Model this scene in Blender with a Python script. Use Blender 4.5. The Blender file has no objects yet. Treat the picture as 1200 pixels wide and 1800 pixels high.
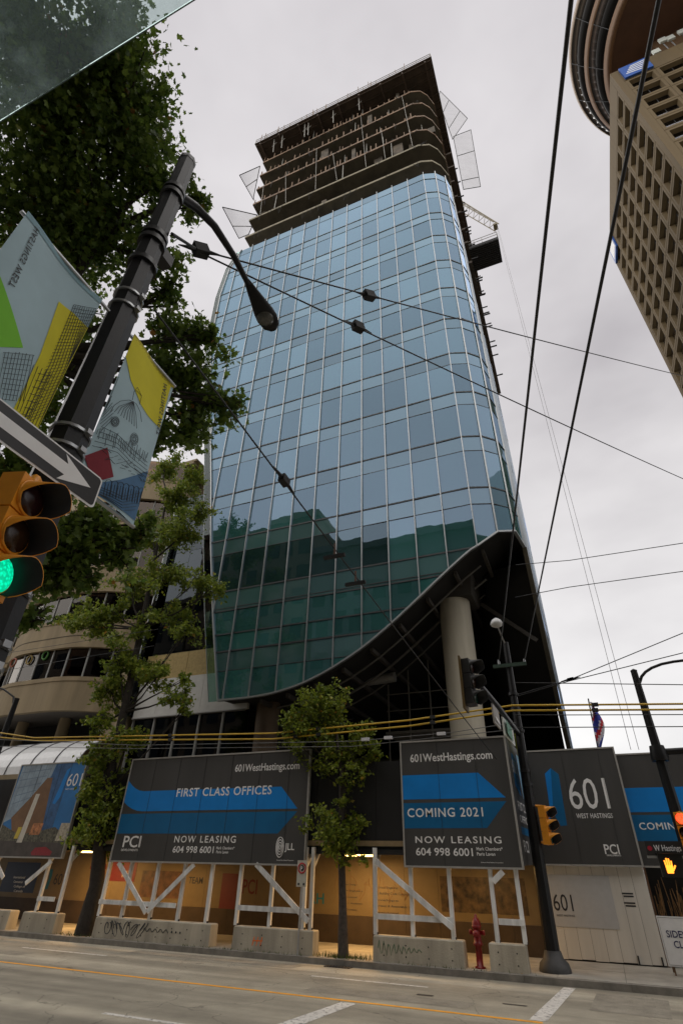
import bpy, bmesh, math, random
from mathutils import Vector, Matrix
random.seed(7)
R_ = math.radians
scene = bpy.context.scene
col = scene.collection

# ------------------------------------------------------------------ camera
F_PX = 921.0
CX, CY = 600.0, 900.0
def _n(v): return v.normalized()
_up = _n(Vector((36.0, -1335.0, F_PX)))
_X = -Vector((-2590.0, 565.0, F_PX)); _X = _n(_X - _up * _X.dot(_up))
_Y = _X.cross(-_up)
ROT = Matrix((_X, _Y, _up))          # world = ROT @ camera(x right, y down, z forward)
CAM = Vector((0.0, 0.0, 2.2))
cd = bpy.data.cameras.new('camera'); cam = bpy.data.objects.new('camera', cd); col.objects.link(cam)
m = Matrix.Identity(4)
for i in range(3):
    m[i][0] = ROT[i][0]; m[i][1] = -ROT[i][1]; m[i][2] = -ROT[i][2]; m[i][3] = CAM[i]
cam.matrix_world = m
cd.sensor_fit = 'VERTICAL'; cd.sensor_height = 36.0; cd.lens = F_PX / 1800.0 * 36.0
cd.clip_start = 0.05; cd.clip_end = 3000.0
scene.camera = cam

# ------------------------------------------------------------------ sky, sun, exposure
SUN_EL, SUN_AZ = 62.0, 205.0         # degrees; azimuth clockwise from +Y
w = bpy.data.worlds.new('World'); scene.world = w; w.use_nodes = True
nt = w.node_tree; nt.nodes.clear()
out = nt.nodes.new('ShaderNodeOutputWorld'); bg = nt.nodes.new('ShaderNodeBackground')
sky = nt.nodes.new('ShaderNodeTexSky'); sky.sky_type = 'NISHITA'; sky.sun_disc = False
sky.sun_elevation = R_(SUN_EL); sky.sun_rotation = R_(SUN_AZ)
tc = nt.nodes.new('ShaderNodeTexCoord'); mp = nt.nodes.new('ShaderNodeMapping')
mp.inputs['Scale'].default_value = (1.0, 1.0, 2.2)
nz = nt.nodes.new('ShaderNodeTexNoise'); nz.inputs['Scale'].default_value = 1.7
nz.inputs['Detail'].default_value = 5.0; nz.inputs['Roughness'].default_value = 0.5
rp = nt.nodes.new('ShaderNodeValToRGB')
rp.color_ramp.elements[0].position = 0.3; rp.color_ramp.elements[0].color = (4.3, 4.15, 4.22, 1)
rp.color_ramp.elements[1].position = 0.72; rp.color_ramp.elements[1].color = (7.3, 7.2, 7.15, 1)
mx = nt.nodes.new('ShaderNodeMixRGB'); mx.inputs[0].default_value = 0.92
nt.links.new(tc.outputs['Generated'], mp.inputs['Vector']); nt.links.new(mp.outputs[0], nz.inputs['Vector'])
nt.links.new(nz.outputs['Fac'], rp.inputs[0]); nt.links.new(sky.outputs[0], mx.inputs[1]); nt.links.new(rp.outputs[0], mx.inputs[2])
sx_ = nt.nodes.new('ShaderNodeSeparateXYZ'); nt.links.new(tc.outputs['Generated'], sx_.inputs[0])
er = nt.nodes.new('ShaderNodeValToRGB'); nt.links.new(sx_.outputs['Z'], er.inputs[0])
er.color_ramp.elements[0].position = 0.1; er.color_ramp.elements[0].color = (1.12, 1.11, 1.09, 1)
er.color_ramp.elements[1].position = 0.95; er.color_ramp.elements[1].color = (0.91, 0.885, 0.90, 1)
mg = nt.nodes.new('ShaderNodeMixRGB'); mg.blend_type = 'MULTIPLY'; mg.inputs[0].default_value = 1.0
nt.links.new(mx.outputs[0], mg.inputs[1]); nt.links.new(er.outputs[0], mg.inputs[2]); nt.links.new(mg.outputs[0], bg.inputs[0]); bg.inputs[1].default_value = 0.062
nt.links.new(bg.outputs[0], out.inputs[0])
sd = bpy.data.lights.new('sun', 'SUN'); sd.energy = 1.5; sd.angle = R_(130); sd.color = (1.0, 0.95, 0.88)
sun = bpy.data.objects.new('sun', sd); col.objects.link(sun)
_a, _e = R_(SUN_AZ), R_(SUN_EL)
sun.rotation_euler = (-Vector((math.sin(_a) * math.cos(_e), math.cos(_a) * math.cos(_e), math.sin(_e)))).to_track_quat('-Z', 'Y').to_euler()
vs = scene.view_settings; vs.view_transform = 'Standard'; vs.look = 'None'; vs.gamma = 1.0; vs.exposure = 1.12
vs.use_curve_mapping = False
scene.render.engine = 'CYCLES'

# ------------------------------------------------------------------ pixel -> place helpers (1200x1800 photo)
def ray(p): return ROT @ Vector((p[0] - CX, p[1] - CY, F_PX)).normalized()
def onY(p, y): d = ray(p); return CAM + d * ((y - CAM.y) / d.y)
def onX(p, x): d = ray(p); return CAM + d * ((x - CAM.x) / d.x)
def onZ(p, z): d = ray(p); return CAM + d * ((z - CAM.z) / d.z)
def at(p, dist): return CAM + ray(p) * dist

# ------------------------------------------------------------------ materials
MATS = {}
def mat(name, c, rough=0.7, metal=0.0, var=0.12, scale=6.0, bump=0.0, bscale=None, emit=None, estr=0.0, spec=0.5, streak=False):
    if name in MATS: return MATS[name]
    M = bpy.data.materials.new(name); M.use_nodes = True; n = M.node_tree.nodes; l = M.node_tree.links
    b = n['Principled BSDF']; b.inputs['Roughness'].default_value = rough; b.inputs['Metallic'].default_value = metal
    b.inputs['Specular IOR Level'].default_value = spec
    b.inputs['Base Color'].default_value = (*c, 1)
    if var > 0:
        t = n.new('ShaderNodeTexCoord'); g = n.new('ShaderNodeNewGeometry'); no = n.new('ShaderNodeTexNoise')
        no.inputs['Scale'].default_value = scale; no.inputs['Detail'].default_value = 6; no.inputs['Roughness'].default_value = 0.62
        if streak:
            mpn = n.new('ShaderNodeMapping'); mpn.inputs['Scale'].default_value = (1.0, 1.0, 0.12)
            l.new(g.outputs['Position'], mpn.inputs['Vector']); l.new(mpn.outputs[0], no.inputs['Vector'])
        else:
            l.new(g.outputs['Position'], no.inputs['Vector'])
        r = n.new('ShaderNodeValToRGB'); r.color_ramp.elements[0].position = 0.3; r.color_ramp.elements[1].position = 0.7
        r.color_ramp.elements[0].color = (*[x * (1 - var) for x in c], 1); r.color_ramp.elements[1].color = (*[min(1, x * (1 + var)) for x in c], 1)
        l.new(no.outputs['Fac'], r.inputs[0]); l.new(r.outputs[0], b.inputs['Base Color'])
        if bump > 0:
            n2 = n.new('ShaderNodeTexNoise'); n2.inputs['Scale'].default_value = bscale or scale * 6; n2.inputs['Detail'].default_value = 4
            l.new(g.outputs['Position'], n2.inputs['Vector'])
            bp = n.new('ShaderNodeBump'); bp.inputs['Strength'].default_value = bump; bp.inputs['Distance'].default_value = 0.02
            l.new(n2.outputs['Fac'], bp.inputs['Height']); l.new(bp.outputs[0], b.inputs['Normal'])
    if emit:
        b.inputs['Emission Color'].default_value = (*emit, 1); b.inputs['Emission Strength'].default_value = estr
    MATS[name] = M; return M

def glass_mat(name, tint, refl, ior=1.9, rough=0.02, body=0.0, bodyc=(0.1, 0.2, 0.18), translucent=False):
    """Coated curtain-wall glass: Fresnel mix of a tinted mirror and tinted see-through glass (plus some body colour)."""
    M = bpy.data.materials.new(name); M.use_nodes = True; n = M.node_tree.nodes; l = M.node_tree.links; n.clear()
    o = n.new('ShaderNodeOutputMaterial'); fr = n.new('ShaderNodeFresnel'); fr.inputs[0].default_value = ior
    gl = n.new('ShaderNodeBsdfGlossy'); gl.inputs['Roughness'].default_value = rough; gl.inputs['Color'].default_value = (*refl, 1)
    tr = n.new('ShaderNodeBsdfTransparent'); tr.inputs[0].default_value = (*tint, 1)
    g = n.new('ShaderNodeNewGeometry'); no = n.new('ShaderNodeTexNoise'); no.inputs['Scale'].default_value = 0.5
    l.new(g.outputs['Position'], no.inputs['Vector'])
    bp = n.new('ShaderNodeBump'); bp.inputs['Strength'].default_value = 0.11; bp.inputs['Distance'].default_value = 0.05
    l.new(no.outputs['Fac'], bp.inputs['Height']); l.new(bp.outputs[0], gl.inputs['Normal'])
    mx1 = n.new('ShaderNodeMixShader'); src = tr.outputs[0]
    oi = n.new('ShaderNodeObjectInfo'); hv = n.new('ShaderNodeHueSaturation'); hv.inputs['Color'].default_value = (*refl, 1)
    mv = n.new('ShaderNodeMapRange'); mv.inputs[3].default_value = 0.82; mv.inputs[4].default_value = 1.12
    l.new(oi.outputs['Random'], mv.inputs[0]); l.new(mv.outputs[0], hv.inputs['Value']); l.new(hv.outputs[0], gl.inputs['Color'])
    if body > 0:
        df = n.new('ShaderNodeBsdfTranslucent' if translucent else 'ShaderNodeBsdfDiffuse'); df.inputs[0].default_value = (*bodyc, 1)
        ob = n.new('ShaderNodeObjectInfo'); hs = n.new('ShaderNodeHueSaturation'); hs.inputs['Color'].default_value = (*bodyc, 1)
        mr = n.new('ShaderNodeMapRange'); mr.inputs[3].default_value = 0.75; mr.inputs[4].default_value = 1.25
        l.new(ob.outputs['Random'], mr.inputs[0]); l.new(mr.outputs[0], hs.inputs['Value']); l.new(hs.outputs[0], df.inputs[0])
        mb = n.new('ShaderNodeMixShader'); mb.inputs[0].default_value = body
        if translucent:                                   # grime on the sheet
            nd = n.new('ShaderNodeTexNoise'); nd.inputs['Scale'].default_value = 9.0; nd.inputs['Detail'].default_value = 8; nd.inputs['Roughness'].default_value = 0.7
            l.new(g.outputs['Position'], nd.inputs['Vector']); md = n.new('ShaderNodeMapRange'); md.inputs[1].default_value = 0.45; md.inputs[2].default_value = 0.75
            md.inputs[3].default_value = body * 0.7; md.inputs[4].default_value = body * 3.0; l.new(nd.outputs['Fac'], md.inputs[0]); l.new(md.outputs[0], mb.inputs[0])
        l.new(tr.outputs[0], mb.inputs[1]); l.new(df.outputs[0], mb.inputs[2]); src = mb.outputs[0]
    l.new(fr.outputs[0], mx1.inputs[0]); l.new(src, mx1.inputs[1]); l.new(gl.outputs[0], mx1.inputs[2])
    l.new(mx1.outputs[0], o.inputs[0]); MATS[name] = M; return M

def leaf_mat(name, c1, c2, trans=0.35, dry=None):
    M = bpy.data.materials.new(name); M.use_nodes = True; n = M.node_tree.nodes; l = M.node_tree.links; n.clear()
    o = n.new('ShaderNodeOutputMaterial'); g = n.new('ShaderNodeNewGeometry'); r = n.new('ShaderNodeValToRGB')
    r.color_ramp.elements[0].color = (*c1, 1); r.color_ramp.elements[1].color = (*c2, 1)
    if dry:
        e = r.color_ramp.elements.new(0.982); e.color = (*c2, 1); r.color_ramp.elements[2].color = (*dry, 1)
    l.new(g.outputs['Random Per Island'], r.inputs[0])
    d = n.new('ShaderNodeBsdfPrincipled'); d.inputs['Roughness'].default_value = 0.45; d.inputs['Specular IOR Level'].default_value = 0.35
    t = n.new('ShaderNodeBsdfTranslucent'); mxs = n.new('ShaderNodeMixShader'); mxs.inputs[0].default_value = trans
    l.new(r.outputs[0], d.inputs['Base Color']); l.new(r.outputs[0], t.inputs[0])
    l.new(d.outputs[0], mxs.inputs[1]); l.new(t.outputs[0], mxs.inputs[2]); l.new(mxs.outputs[0], o.inputs[0])
    MATS[name] = M; return M

# ------------------------------------------------------------------ mesh helpers
ORG = {}
def tag(o, label=None, cat=None, group=None, kind=None):
    if label: o['label'] = label
    if cat: o['category'] = cat
    if group: o['group'] = group
    if kind: o['kind'] = kind
    return o
def thing(name, loc, label, cat, group=None):
    o = bpy.data.objects.new(name, None); o.empty_display_size = 0.2; col.objects.link(o)
    o.location = loc; ORG[o] = Vector(loc)
    return tag(o, label, cat, group)
def link_mesh(name, me, parent=None, origin=None):
    o = bpy.data.objects.new(name, me); col.objects.link(o)
    if parent is not None: o.parent = parent; ORG[o] = ORG[parent]
    else: ORG[o] = Vector(origin or (0, 0, 0)); o.location = ORG[o]
    return o

class MB:
    def __init__(s): s.v = []; s.f = []; s.sm = []
    def add(s, vs, fs, smooth=False):
        b = len(s.v); s.v += [Vector(v) for v in vs]; s.f += [tuple(i + b for i in f) for f in fs]; s.sm += [smooth] * len(fs); return s
    def box(s, x0, x1, y0, y1, z0, z1):
        return s.hexa([(x0, y0, z0), (x1, y0, z0), (x1, y1, z0), (x0, y1, z0), (x0, y0, z1), (x1, y0, z1), (x1, y1, z1), (x0, y1, z1)])
    def hexa(s, p):
        return s.add(p, [(3, 2, 1, 0), (4, 5, 6, 7), (0, 1, 5, 4), (1, 2, 6, 5), (2, 3, 7, 6), (3, 0, 4, 7)])
    def bar(s, a, b, w, h, up=(0, 0, 1)):
        a = Vector(a); b = Vector(b); d = (b - a).normalized(); u = Vector(up)
        sd = d.cross(u)
        if sd.length < 1e-4: sd = d.cross(Vector((1, 0, 0)))
        sd.normalize(); u = sd.cross(d).normalized(); sd *= w / 2; u *= h / 2
        return s.hexa([a - sd - u, a + sd - u, b + sd - u, b - sd - u, a - sd + u, a + sd + u, b + sd + u, b - sd + u])
    def tube(s, pts, r, n=8, caps=True, smooth=True):
        pts = [Vector(p) for p in pts]; rs = r if isinstance(r, (list, tuple)) else [r] * len(pts)
        rings = []; prev = None
        for i, p in enumerate(pts):
            d = (pts[min(i + 1, len(pts) - 1)] - pts[max(i - 1, 0)])
            d = d.normalized() if d.length > 1e-9 else Vector((0, 0, 1))
            if prev is None: u = d.orthogonal().normalized()
            else:
                u = prev - d * prev.dot(d); u = u.normalized() if u.length > 1e-6 else d.orthogonal().normalized()
            prev = u; v = d.cross(u)
            rings.append([p + (u * math.cos(2 * math.pi * k / n) + v * math.sin(2 * math.pi * k / n)) * rs[i] for k in range(n)])
        vs = [q for rg in rings for q in rg]; fs = []
        for i in range(len(pts) - 1):
            for k in range(n):
                a = i * n + k; b = i * n + (k + 1) % n; fs.append((a, b, b + n, a + n))
        s.add(vs, fs, smooth)
        if caps:
            s.add(rings[0], [tuple(reversed(range(n)))]); s.add(rings[-1], [tuple(range(n))])
        return s
    def lathe(s, prof, c, axis=(0, 0, 1), n=16, smooth=True):
        ax = Vector(axis).normalized(); u = ax.orthogonal().normalized(); v = ax.cross(u); c = Vector(c)
        vs = []; fs = []
        for (r, h) in prof:
            for k in range(n):
                a = 2 * math.pi * k / n; vs.append(c + ax * h + (u * math.cos(a) + v * math.sin(a)) * r)
        for i in range(len(prof) - 1):
            for k in range(n):
                a = i * n + k; b = i * n + (k + 1) % n; fs.append((a, b, b + n, a + n))
        s.add(vs, fs, smooth)
        s.add(vs[:n], [tuple(reversed(range(n)))]); s.add(vs[-n:], [tuple(range(n))])
        return s
    def plate(s, pts, nrm, th):
        """closed polygon extruded by th against the normal"""
        nrm = Vector(nrm).normalized(); a = [Vector(p) for p in pts]; b = [p - nrm * th for p in a]; n = len(a)
        if Vector(_newell(a)).dot(nrm) < 0: a.reverse(); b.reverse()
        return s.add(a + b, [tuple(range(n)), tuple(reversed(range(n, 2 * n)))] + [(i, i + n, (i + 1) % n + n, (i + 1) % n) for i in range(n)])
    def sheet(s, pts): return s.add(pts, [tuple(range(len(pts)))])
    def build(s, name, material, parent=None, origin=None, kind=None):
        og = ORG[parent] if parent is not None else Vector(origin or (0, 0, 0))
        me = bpy.data.meshes.new(name); me.from_pydata([v - og for v in s.v], [], s.f)
        if any(s.sm): me.polygons.foreach_set('use_smooth', s.sm)
        me.materials.append(material); me.update()
        o = link_mesh(name, me, parent, og)
        if kind: o['kind'] = kind
        return o
def _newell(p):
    n = Vector((0, 0, 0))
    for i in range(len(p)): n += Vector(p[i]).cross(Vector(p[(i + 1) % len(p)]))
    return n
def struct(name, mb, material, **k):
    o = mb.build(name, material); o['kind'] = 'structure'; return o

_txt = {}
CAPH = 0.70
def text_mesh(sx, spacing=1.0):
    k = (sx, spacing)
    if k in _txt: return _txt[k]
    cu = bpy.data.curves.new('t', 'FONT'); cu.body = sx; cu.size = 1.0; cu.space_character = spacing; cu.resolution_u = 3; cu.offset = 0.0 if sx == '601' else 0.012
    o = bpy.data.objects.new('t', cu); col.objects.link(o)
    dg = bpy.context.evaluated_depsgraph_get(); dg.update()
    me = bpy.data.meshes.new_from_object(o.evaluated_get(dg))
    vs = [v.co.copy() for v in me.vertices]; fs = [tuple(p.vertices) for p in me.polygons]
    bpy.data.objects.remove(o); bpy.data.curves.remove(cu); bpy.data.meshes.remove(me)
    _txt[k] = (vs, fs); return _txt[k]
def text_fit(parent, sx, material, O, U, V, width, height, spacing=1.0, name='lettering', bold=0.0):
    """flat lettering: O = left end of base line, U/V = unit axes, width = full width, height = capital height"""
    vs, fs = text_mesh(sx, spacing)
    x0 = min(v.x for v in vs); x1 = max(v.x for v in vs); k = width / (x1 - x0); ky = height / CAPH
    U = Vector(U).normalized(); V = Vector(V).normalized(); O = Vector(O)
    mb = MB(); mb.add([O + U * ((v.x - x0) * k) + V * (v.y * ky) for v in vs], fs)
    return mb.build(name, material, parent)

def leaf_geo(mb_v, mb_f, p, size, kind):
    nrm = Vector((random.gauss(0, 1), random.gauss(0, 1), random.gauss(0, 1) + 0.5)).normalized()
    u = nrm.orthogonal().normalized(); a = random.random() * 6.283
    u = (u * math.cos(a) + nrm.cross(u) * math.sin(a)).normalized(); v = nrm.cross(u)
    L = size * random.uniform(0.7, 1.25); b = len(mb_v); dr = nrm * (-0.18 * L)
    if kind == 'maple':
        for (x, y) in ((0, 0), (0.42, 0.12), (0.30, 0.36), (0.52, 0.66), (0.20, 0.64), (0, 1.0), (-0.20, 0.64), (-0.52, 0.66), (-0.30, 0.36), (-0.42, 0.12)):
            mb_v.append(p + u * (x * L) + v * ((y - 0.4) * L) + dr * (abs(x) * 1.2))
        mb_f += [(b, b + 1, b + 2, b + 3, b + 4, b + 5), (b, b + 5, b + 6, b + 7, b + 8, b + 9)]
    else:
        for (x, y) in ((0, 0), (0.30, 0.42), (0, 1.0), (-0.30, 0.42)):
            mb_v.append(p + u * (x * L) + v * ((y - 0.5) * L) + dr * (abs(x) * 1.5))
        mb_f += [(b, b + 1, b + 2), (b, b + 2, b + 3)]
def crown(parent, blobs, n, size, material, kind='leaf', shell=0.55, clump=0.33):
    vs, fs = [], []; tot = sum(r ** 2.2 for c, r in blobs)
    for c, r in blobs:
        k = int(n * r ** 2.2 / tot); ncl = max(6, int(k / 26))
        cl = []
        for _ in range(ncl):
            d = Vector((random.gauss(0, 1), random.gauss(0, 1), random.gauss(0, 1))).normalized()
            cl.append(c + d * r * (random.random() ** (1 - shell)) * random.uniform(0.75, 1.08))
        for i in range(k):
            q = cl[i % ncl]; s = r * clump * random.uniform(0.5, 1.2)
            e = Vector((random.gauss(0, 0.6), random.gauss(0, 0.6), random.gauss(0, 0.42)))
            if e.length > 1.15: e *= 1.15 / e.length
            p = q + e * s
            if (p - c).length > r * 1.12: p = c + (p - c) * (r * random.uniform(0.9, 1.12) / (p - c).length)
            leaf_geo(vs, fs, p, size, kind)
    mb = MB(); mb.add(vs, fs); o = mb.build('crown', material, parent); return o
def twig_crown(parent, wood, blobs, n, size, material, kind='leaf', twigs=11, spread=1.2, tw=0.012, off=0.13):
    """leaves hung along forking twigs that reach out of each bough end, so the outline stays open and uneven"""
    vs, fs = [], []; tot = sum(r ** 2.0 for c, r in blobs)
    for c, r in blobs:
        k = int(n * r ** 2.0 / tot); nt_ = max(5, int(twigs * random.uniform(0.7, 1.3))); per = max(3, k // (nt_ * 3))
        for _ in range(nt_):
            d = Vector((random.gauss(0, 1), random.gauss(0, 1), random.gauss(0.12, 0.75))).normalized() * r * spread * random.uniform(0.55, 1.15)
            a = c + Vector((random.uniform(-.3, .3), random.uniform(-.3, .3), random.uniform(-.3, .3))) * r
            b = a + d * 0.55 + Vector((0, 0, 0.06 * r)); e = a + d + Vector((0, 0, -0.12 * r * random.random()))
            wood.tube([a, b, e], [tw, tw * 0.7, tw * 0.35], 4, caps=False)
            ends = [(a, e)]
            for _2 in range(2):
                s0 = a.lerp(e, random.uniform(0.3, 0.8)); e2 = s0 + Vector((random.gauss(0, 1), random.gauss(0, 1), random.gauss(0, 0.7))).normalized() * r * random.uniform(0.25, 0.5)
                wood.tube([s0, e2], [tw * 0.6, tw * 0.3], 3, caps=False); ends.append((s0, e2))
            for s0, e0 in ends:
                for i in range(per):
                    t = random.random() ** 0.6; s_ = off * r * (0.6 + 0.6 * random.random())
                    p = s0.lerp(e0, t) + Vector((random.gauss(0, s_), random.gauss(0, s_), random.gauss(-0.3 * s_, s_ * 0.8)))
                    leaf_geo(vs, fs, p, size * random.uniform(0.7, 1.2), kind)
    mb = MB(); mb.add(vs, fs); return mb.build('crown', material, parent)
def limbs(mb, frm, blobs, r0, pull=0.35):
    for c, r in blobs:
        a = min(frm, key=lambda q: (q - c).length + max(0, q.z - c.z + 0.3) * 2)
        mid = a.lerp(c, 0.5) + Vector((random.uniform(-.15, .15), random.uniform(-.15, .15), -pull * 0.3))
        mb.tube([a, mid, c], [r0, r0 * 0.6, r0 * 0.22], 6)
        for _ in range(4):
            d = Vector((random.gauss(0, 1), random.gauss(0, 1), random.gauss(0, .7) + .3)).normalized() * r * 0.8
            mb.tube([mid.lerp(c, random.random()), c + d * 0.6, c + d], [r0 * 0.3, r0 * 0.18, r0 * 0.08], 4)

# ------------------------------------------------------------------ palette
M_asph = mat('asphalt', (0.30, 0.272, 0.212), 0.85, var=0.18, scale=1.1, bump=0.5, bscale=55)
def add_grit(M, s=110.0, amt=0.55):
    n = M.node_tree.nodes; l = M.node_tree.links; b = n['Principled BSDF']
    src = b.inputs['Base Color'].links[0].from_socket
    g = n.new('ShaderNodeNewGeometry'); no = n.new('ShaderNodeTexNoise'); no.inputs['Scale'].default_value = s; no.inputs['Detail'].default_value = 2
    l.new(g.outputs['Position'], no.inputs['Vector'])
    mr = n.new('ShaderNodeMapRange'); mr.inputs[1].default_value = 0.3; mr.inputs[2].default_value = 0.7
    mr.inputs[3].default_value = 1 - amt; mr.inputs[4].default_value = 1 + amt
    l.new(no.outputs['Fac'], mr.inputs[0]); mxn = n.new('ShaderNodeMixRGB'); mxn.blend_type = 'MULTIPLY'; mxn.inputs[0].default_value = 1
    l.new(src, mxn.inputs[1]); l.new(mr.outputs[0], mxn.inputs[2]); l.new(mxn.outputs[0], b.inputs['Base Color'])
add_grit(M_asph)
def add_wear(M, axis_scale=(0.05, 0.9, 1), amt=0.35):
    n = M.node_tree.nodes; l = M.node_tree.links; b = n['Principled BSDF']; src = b.inputs['Base Color'].links[0].from_socket
    g = n.new('ShaderNodeNewGeometry'); mpn = n.new('ShaderNodeMapping'); mpn.inputs['Scale'].default_value = axis_scale
    no = n.new('ShaderNodeTexNoise'); no.inputs['Scale'].default_value = 1.0; no.inputs['Detail'].default_value = 5
    l.new(g.outputs['Position'], mpn.inputs['Vector']); l.new(mpn.outputs[0], no.inputs['Vector'])
    mr = n.new('ShaderNodeMapRange'); mr.inputs[1].default_value = 0.35; mr.inputs[2].default_value = 0.65
    mr.inputs[3].default_value = 1 - amt; mr.inputs[4].default_value = 1 + amt
    l.new(no.outputs['Fac'], mr.inputs[0]); mxn = n.new('ShaderNodeMixRGB'); mxn.blend_type = 'MULTIPLY'; mxn.inputs[0].default_value = 1
    l.new(src, mxn.inputs[1]); l.new(mr.outputs[0], mxn.inputs[2]); l.new(mxn.outputs[0], b.inputs['Base Color'])
add_wear(M_asph)
def add_cracks(M, s=0.35):
    n = M.node_tree.nodes; l = M.node_tree.links; b = n['Principled BSDF']; src = b.inputs['Base Color'].links[0].from_socket
    g = n.new('ShaderNodeNewGeometry'); nz2 = n.new('ShaderNodeTexNoise'); nz2.inputs['Scale'].default_value = 1.3; nz2.inputs['Detail'].default_value = 6
    l.new(g.outputs['Position'], nz2.inputs['Vector'])
    ad = n.new('ShaderNodeMixRGB'); ad.blend_type = 'ADD'; ad.inputs[0].default_value = 1.6; l.new(g.outputs['Position'], ad.inputs[1]); l.new(nz2.outputs['Color'], ad.inputs[2])
    vo = n.new('ShaderNodeTexVoronoi'); vo.feature = 'DISTANCE_TO_EDGE'; vo.inputs['Scale'].default_value = s; l.new(ad.outputs[0], vo.inputs['Vector'])
    mr = n.new('ShaderNodeMapRange'); mr.inputs[1].default_value = 0.0; mr.inputs[2].default_value = 0.006; mr.inputs[3].default_value = 0.45; mr.inputs[4].default_value = 1.0
    l.new(vo.outputs['Distance'], mr.inputs[0]); mxn = n.new('ShaderNodeMixRGB'); mxn.blend_type = 'MULTIPLY'; mxn.inputs[0].default_value = 1
    l.new(src, mxn.inputs[1]); l.new(mr.outputs[0], mxn.inputs[2]); l.new(mxn.outputs[0], b.inputs['Base Color'])
add_cracks(M_asph)
M_conc = mat('concrete', (0.33, 0.31, 0.26), 0.85, var=0.2, scale=2.5, bump=0.3, bscale=30)
M_walk = mat('pavement_concrete', (0.30, 0.28, 0.24), 0.85, var=0.22, scale=1.6, bump=0.3, bscale=40)
M_kerb = mat('kerb_concrete', (0.20, 0.185, 0.16), 0.85, var=0.3, scale=3.0)
M_earth = mat('ground_earth', (0.13, 0.12, 0.10), 0.9)
def worn_paint(name, c, wear=0.0):
    M = mat(name, c, 0.7, var=0.15, scale=4)
    n = M.node_tree.nodes; l = M.node_tree.links; b = n['Principled BSDF']
    g = n.new('ShaderNodeNewGeometry'); no = n.new('ShaderNodeTexNoise'); no.inputs['Scale'].default_value = 9; no.inputs['Detail'].default_value = 8
    no.inputs['Roughness'].default_value = 0.75; l.new(g.outputs['Position'], no.inputs['Vector'])
    mr = n.new('ShaderNodeMapRange'); mr.inputs[1].default_value = 0.40 + wear; mr.inputs[2].default_value = 0.47 + wear
    l.new(no.outputs['Fac'], mr.inputs[0]); src = b.inputs['Base Color'].links[0].from_socket
    mxn = n.new('ShaderNodeMixRGB'); mxn.inputs[1].default_value = (0.14, 0.13, 0.115, 1); l.new(mr.outputs[0], mxn.inputs[0]); l.new(src, mxn.inputs[2])
    l.new(mxn.outputs[0], b.inputs['Base Color']); return M
M_white_line = worn_paint('white_road_paint', (0.62, 0.60, 0.56))
M_yel_line = worn_paint('yellow_road_paint', (0.82, 0.36, 0.012), -0.06)
M_black = mat('black_steel', (0.012, 0.012, 0.013), 0.38, var=0.2, scale=8, spec=0.5)
M_poleblk = mat('black_painted_pole', (0.008, 0.008, 0.009), 0.42, var=0.25, scale=9, bump=0.05, spec=0.3)
M_steel = mat('galvanised_steel', (0.42, 0.43, 0.44), 0.38, metal=0.85, var=0.15)
M_yelsig = mat('yellow_signal_housing', (0.72, 0.28, 0.015), 0.45, var=0.08, scale=10)
M_blk = mat('matt_black', (0.01, 0.01, 0.011), 0.7, var=0.1)

# ------------------------------------------------------------------ ground, road, pavement
KERB = 18.3
struct('ground', MB().sheet([(-900, -900, -0.03), (900, -900, -0.03), (900, 900, -0.03), (-900, 900, -0.03)]), M_earth)
road = struct('road', MB().sheet([(-220, 4.6, 0), (220, 4.6, 0), (220, KERB, 0), (-220, KERB, 0)]), M_asph)
walk = struct('pavement', MB().box(-220, 8.5, KERB + 0.16, 60, -0.02, 0.135), mat('pavement_bed', (0.14, 0.13, 0.115), 0.9))
near_walk = struct('near_pavement', MB().box(-220, 220, -40, 4.45, -0.02, 0.15), M_walk)
for i in range(-14, 4):
    x = i * 2.5
    MB().box(x + 0.004, x + 2.496, KERB, KERB + 0.155, -0.02, 0.145).build('kerb_stone', M_kerb, walk)
    MB().box(x + 0.004, x + 2.496, 4.45, 4.6, -0.02, 0.145).build('kerb_stone', M_kerb, near_walk)
for i in range(-24, 4):
    for j in range(2):
        x = i * 1.6 - 0.1; y = KERB + 0.165 + j * 1.95
        MB().box(x + 0.006, x + 1.594, y + 0.006, y + 1.944, 0.1, 0.15 + random.uniform(-0.003, 0.003)).build('paving_slab', M_walk, walk)
def line(pts, material, z=0.004, name='lane_line'):
    return MB().sheet([(x, y, z) for x, y in pts]).build(name, material, road)
line([(-60, 13.74), (-1.66, 13.74), (-1.66, 13.87), (-60, 13.87)], M_yel_line, name='centre_line')
for a, b in ((-17.9, -14.4), (-7.6, -4.5), (-28, -24.5)):
    line([(a, 16.26), (b, 16.26), (b, 16.37), (a, 16.37)], M_white_line)
for a, b in ((-9.0, -5.9), (-19.3, -16.2)):
    line([(a, 10.37), (b, 10.37), (b, 10.49), (a, 10.49)], M_white_line)
line([(-1.92, 13.95), (-1.6, 13.95), (-1.28, 18.15), (-1.56, 18.15)], M_white_line, name='stop_line')
line([(-5.93, 10.5), (-5.55, 10.5), (-5.28, 13.62), (-5.62, 13.62)], M_white_line, name='stop_line')
M_patch = mat('dark_iron', (0.035, 0.032, 0.03), 0.7, var=0.2)
for x, y, a, b in ((-4.3, 15.3, 0.38, 0.16), (-2.35, 15.25, 0.5, 0.1), (-13.5, 14.0, 0.22, 0.07)):
    line([(x - a / 2, y - b / 2), (x + a / 2, y - b / 2), (x + a / 2, y + b / 2), (x - a / 2, y + b / 2)], M_patch, 0.005, 'utility_cover')
M_rep = mat('asphalt_repair', (0.235, 0.213, 0.17), 0.9, var=0.25, scale=2); add_grit(M_rep)
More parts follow.
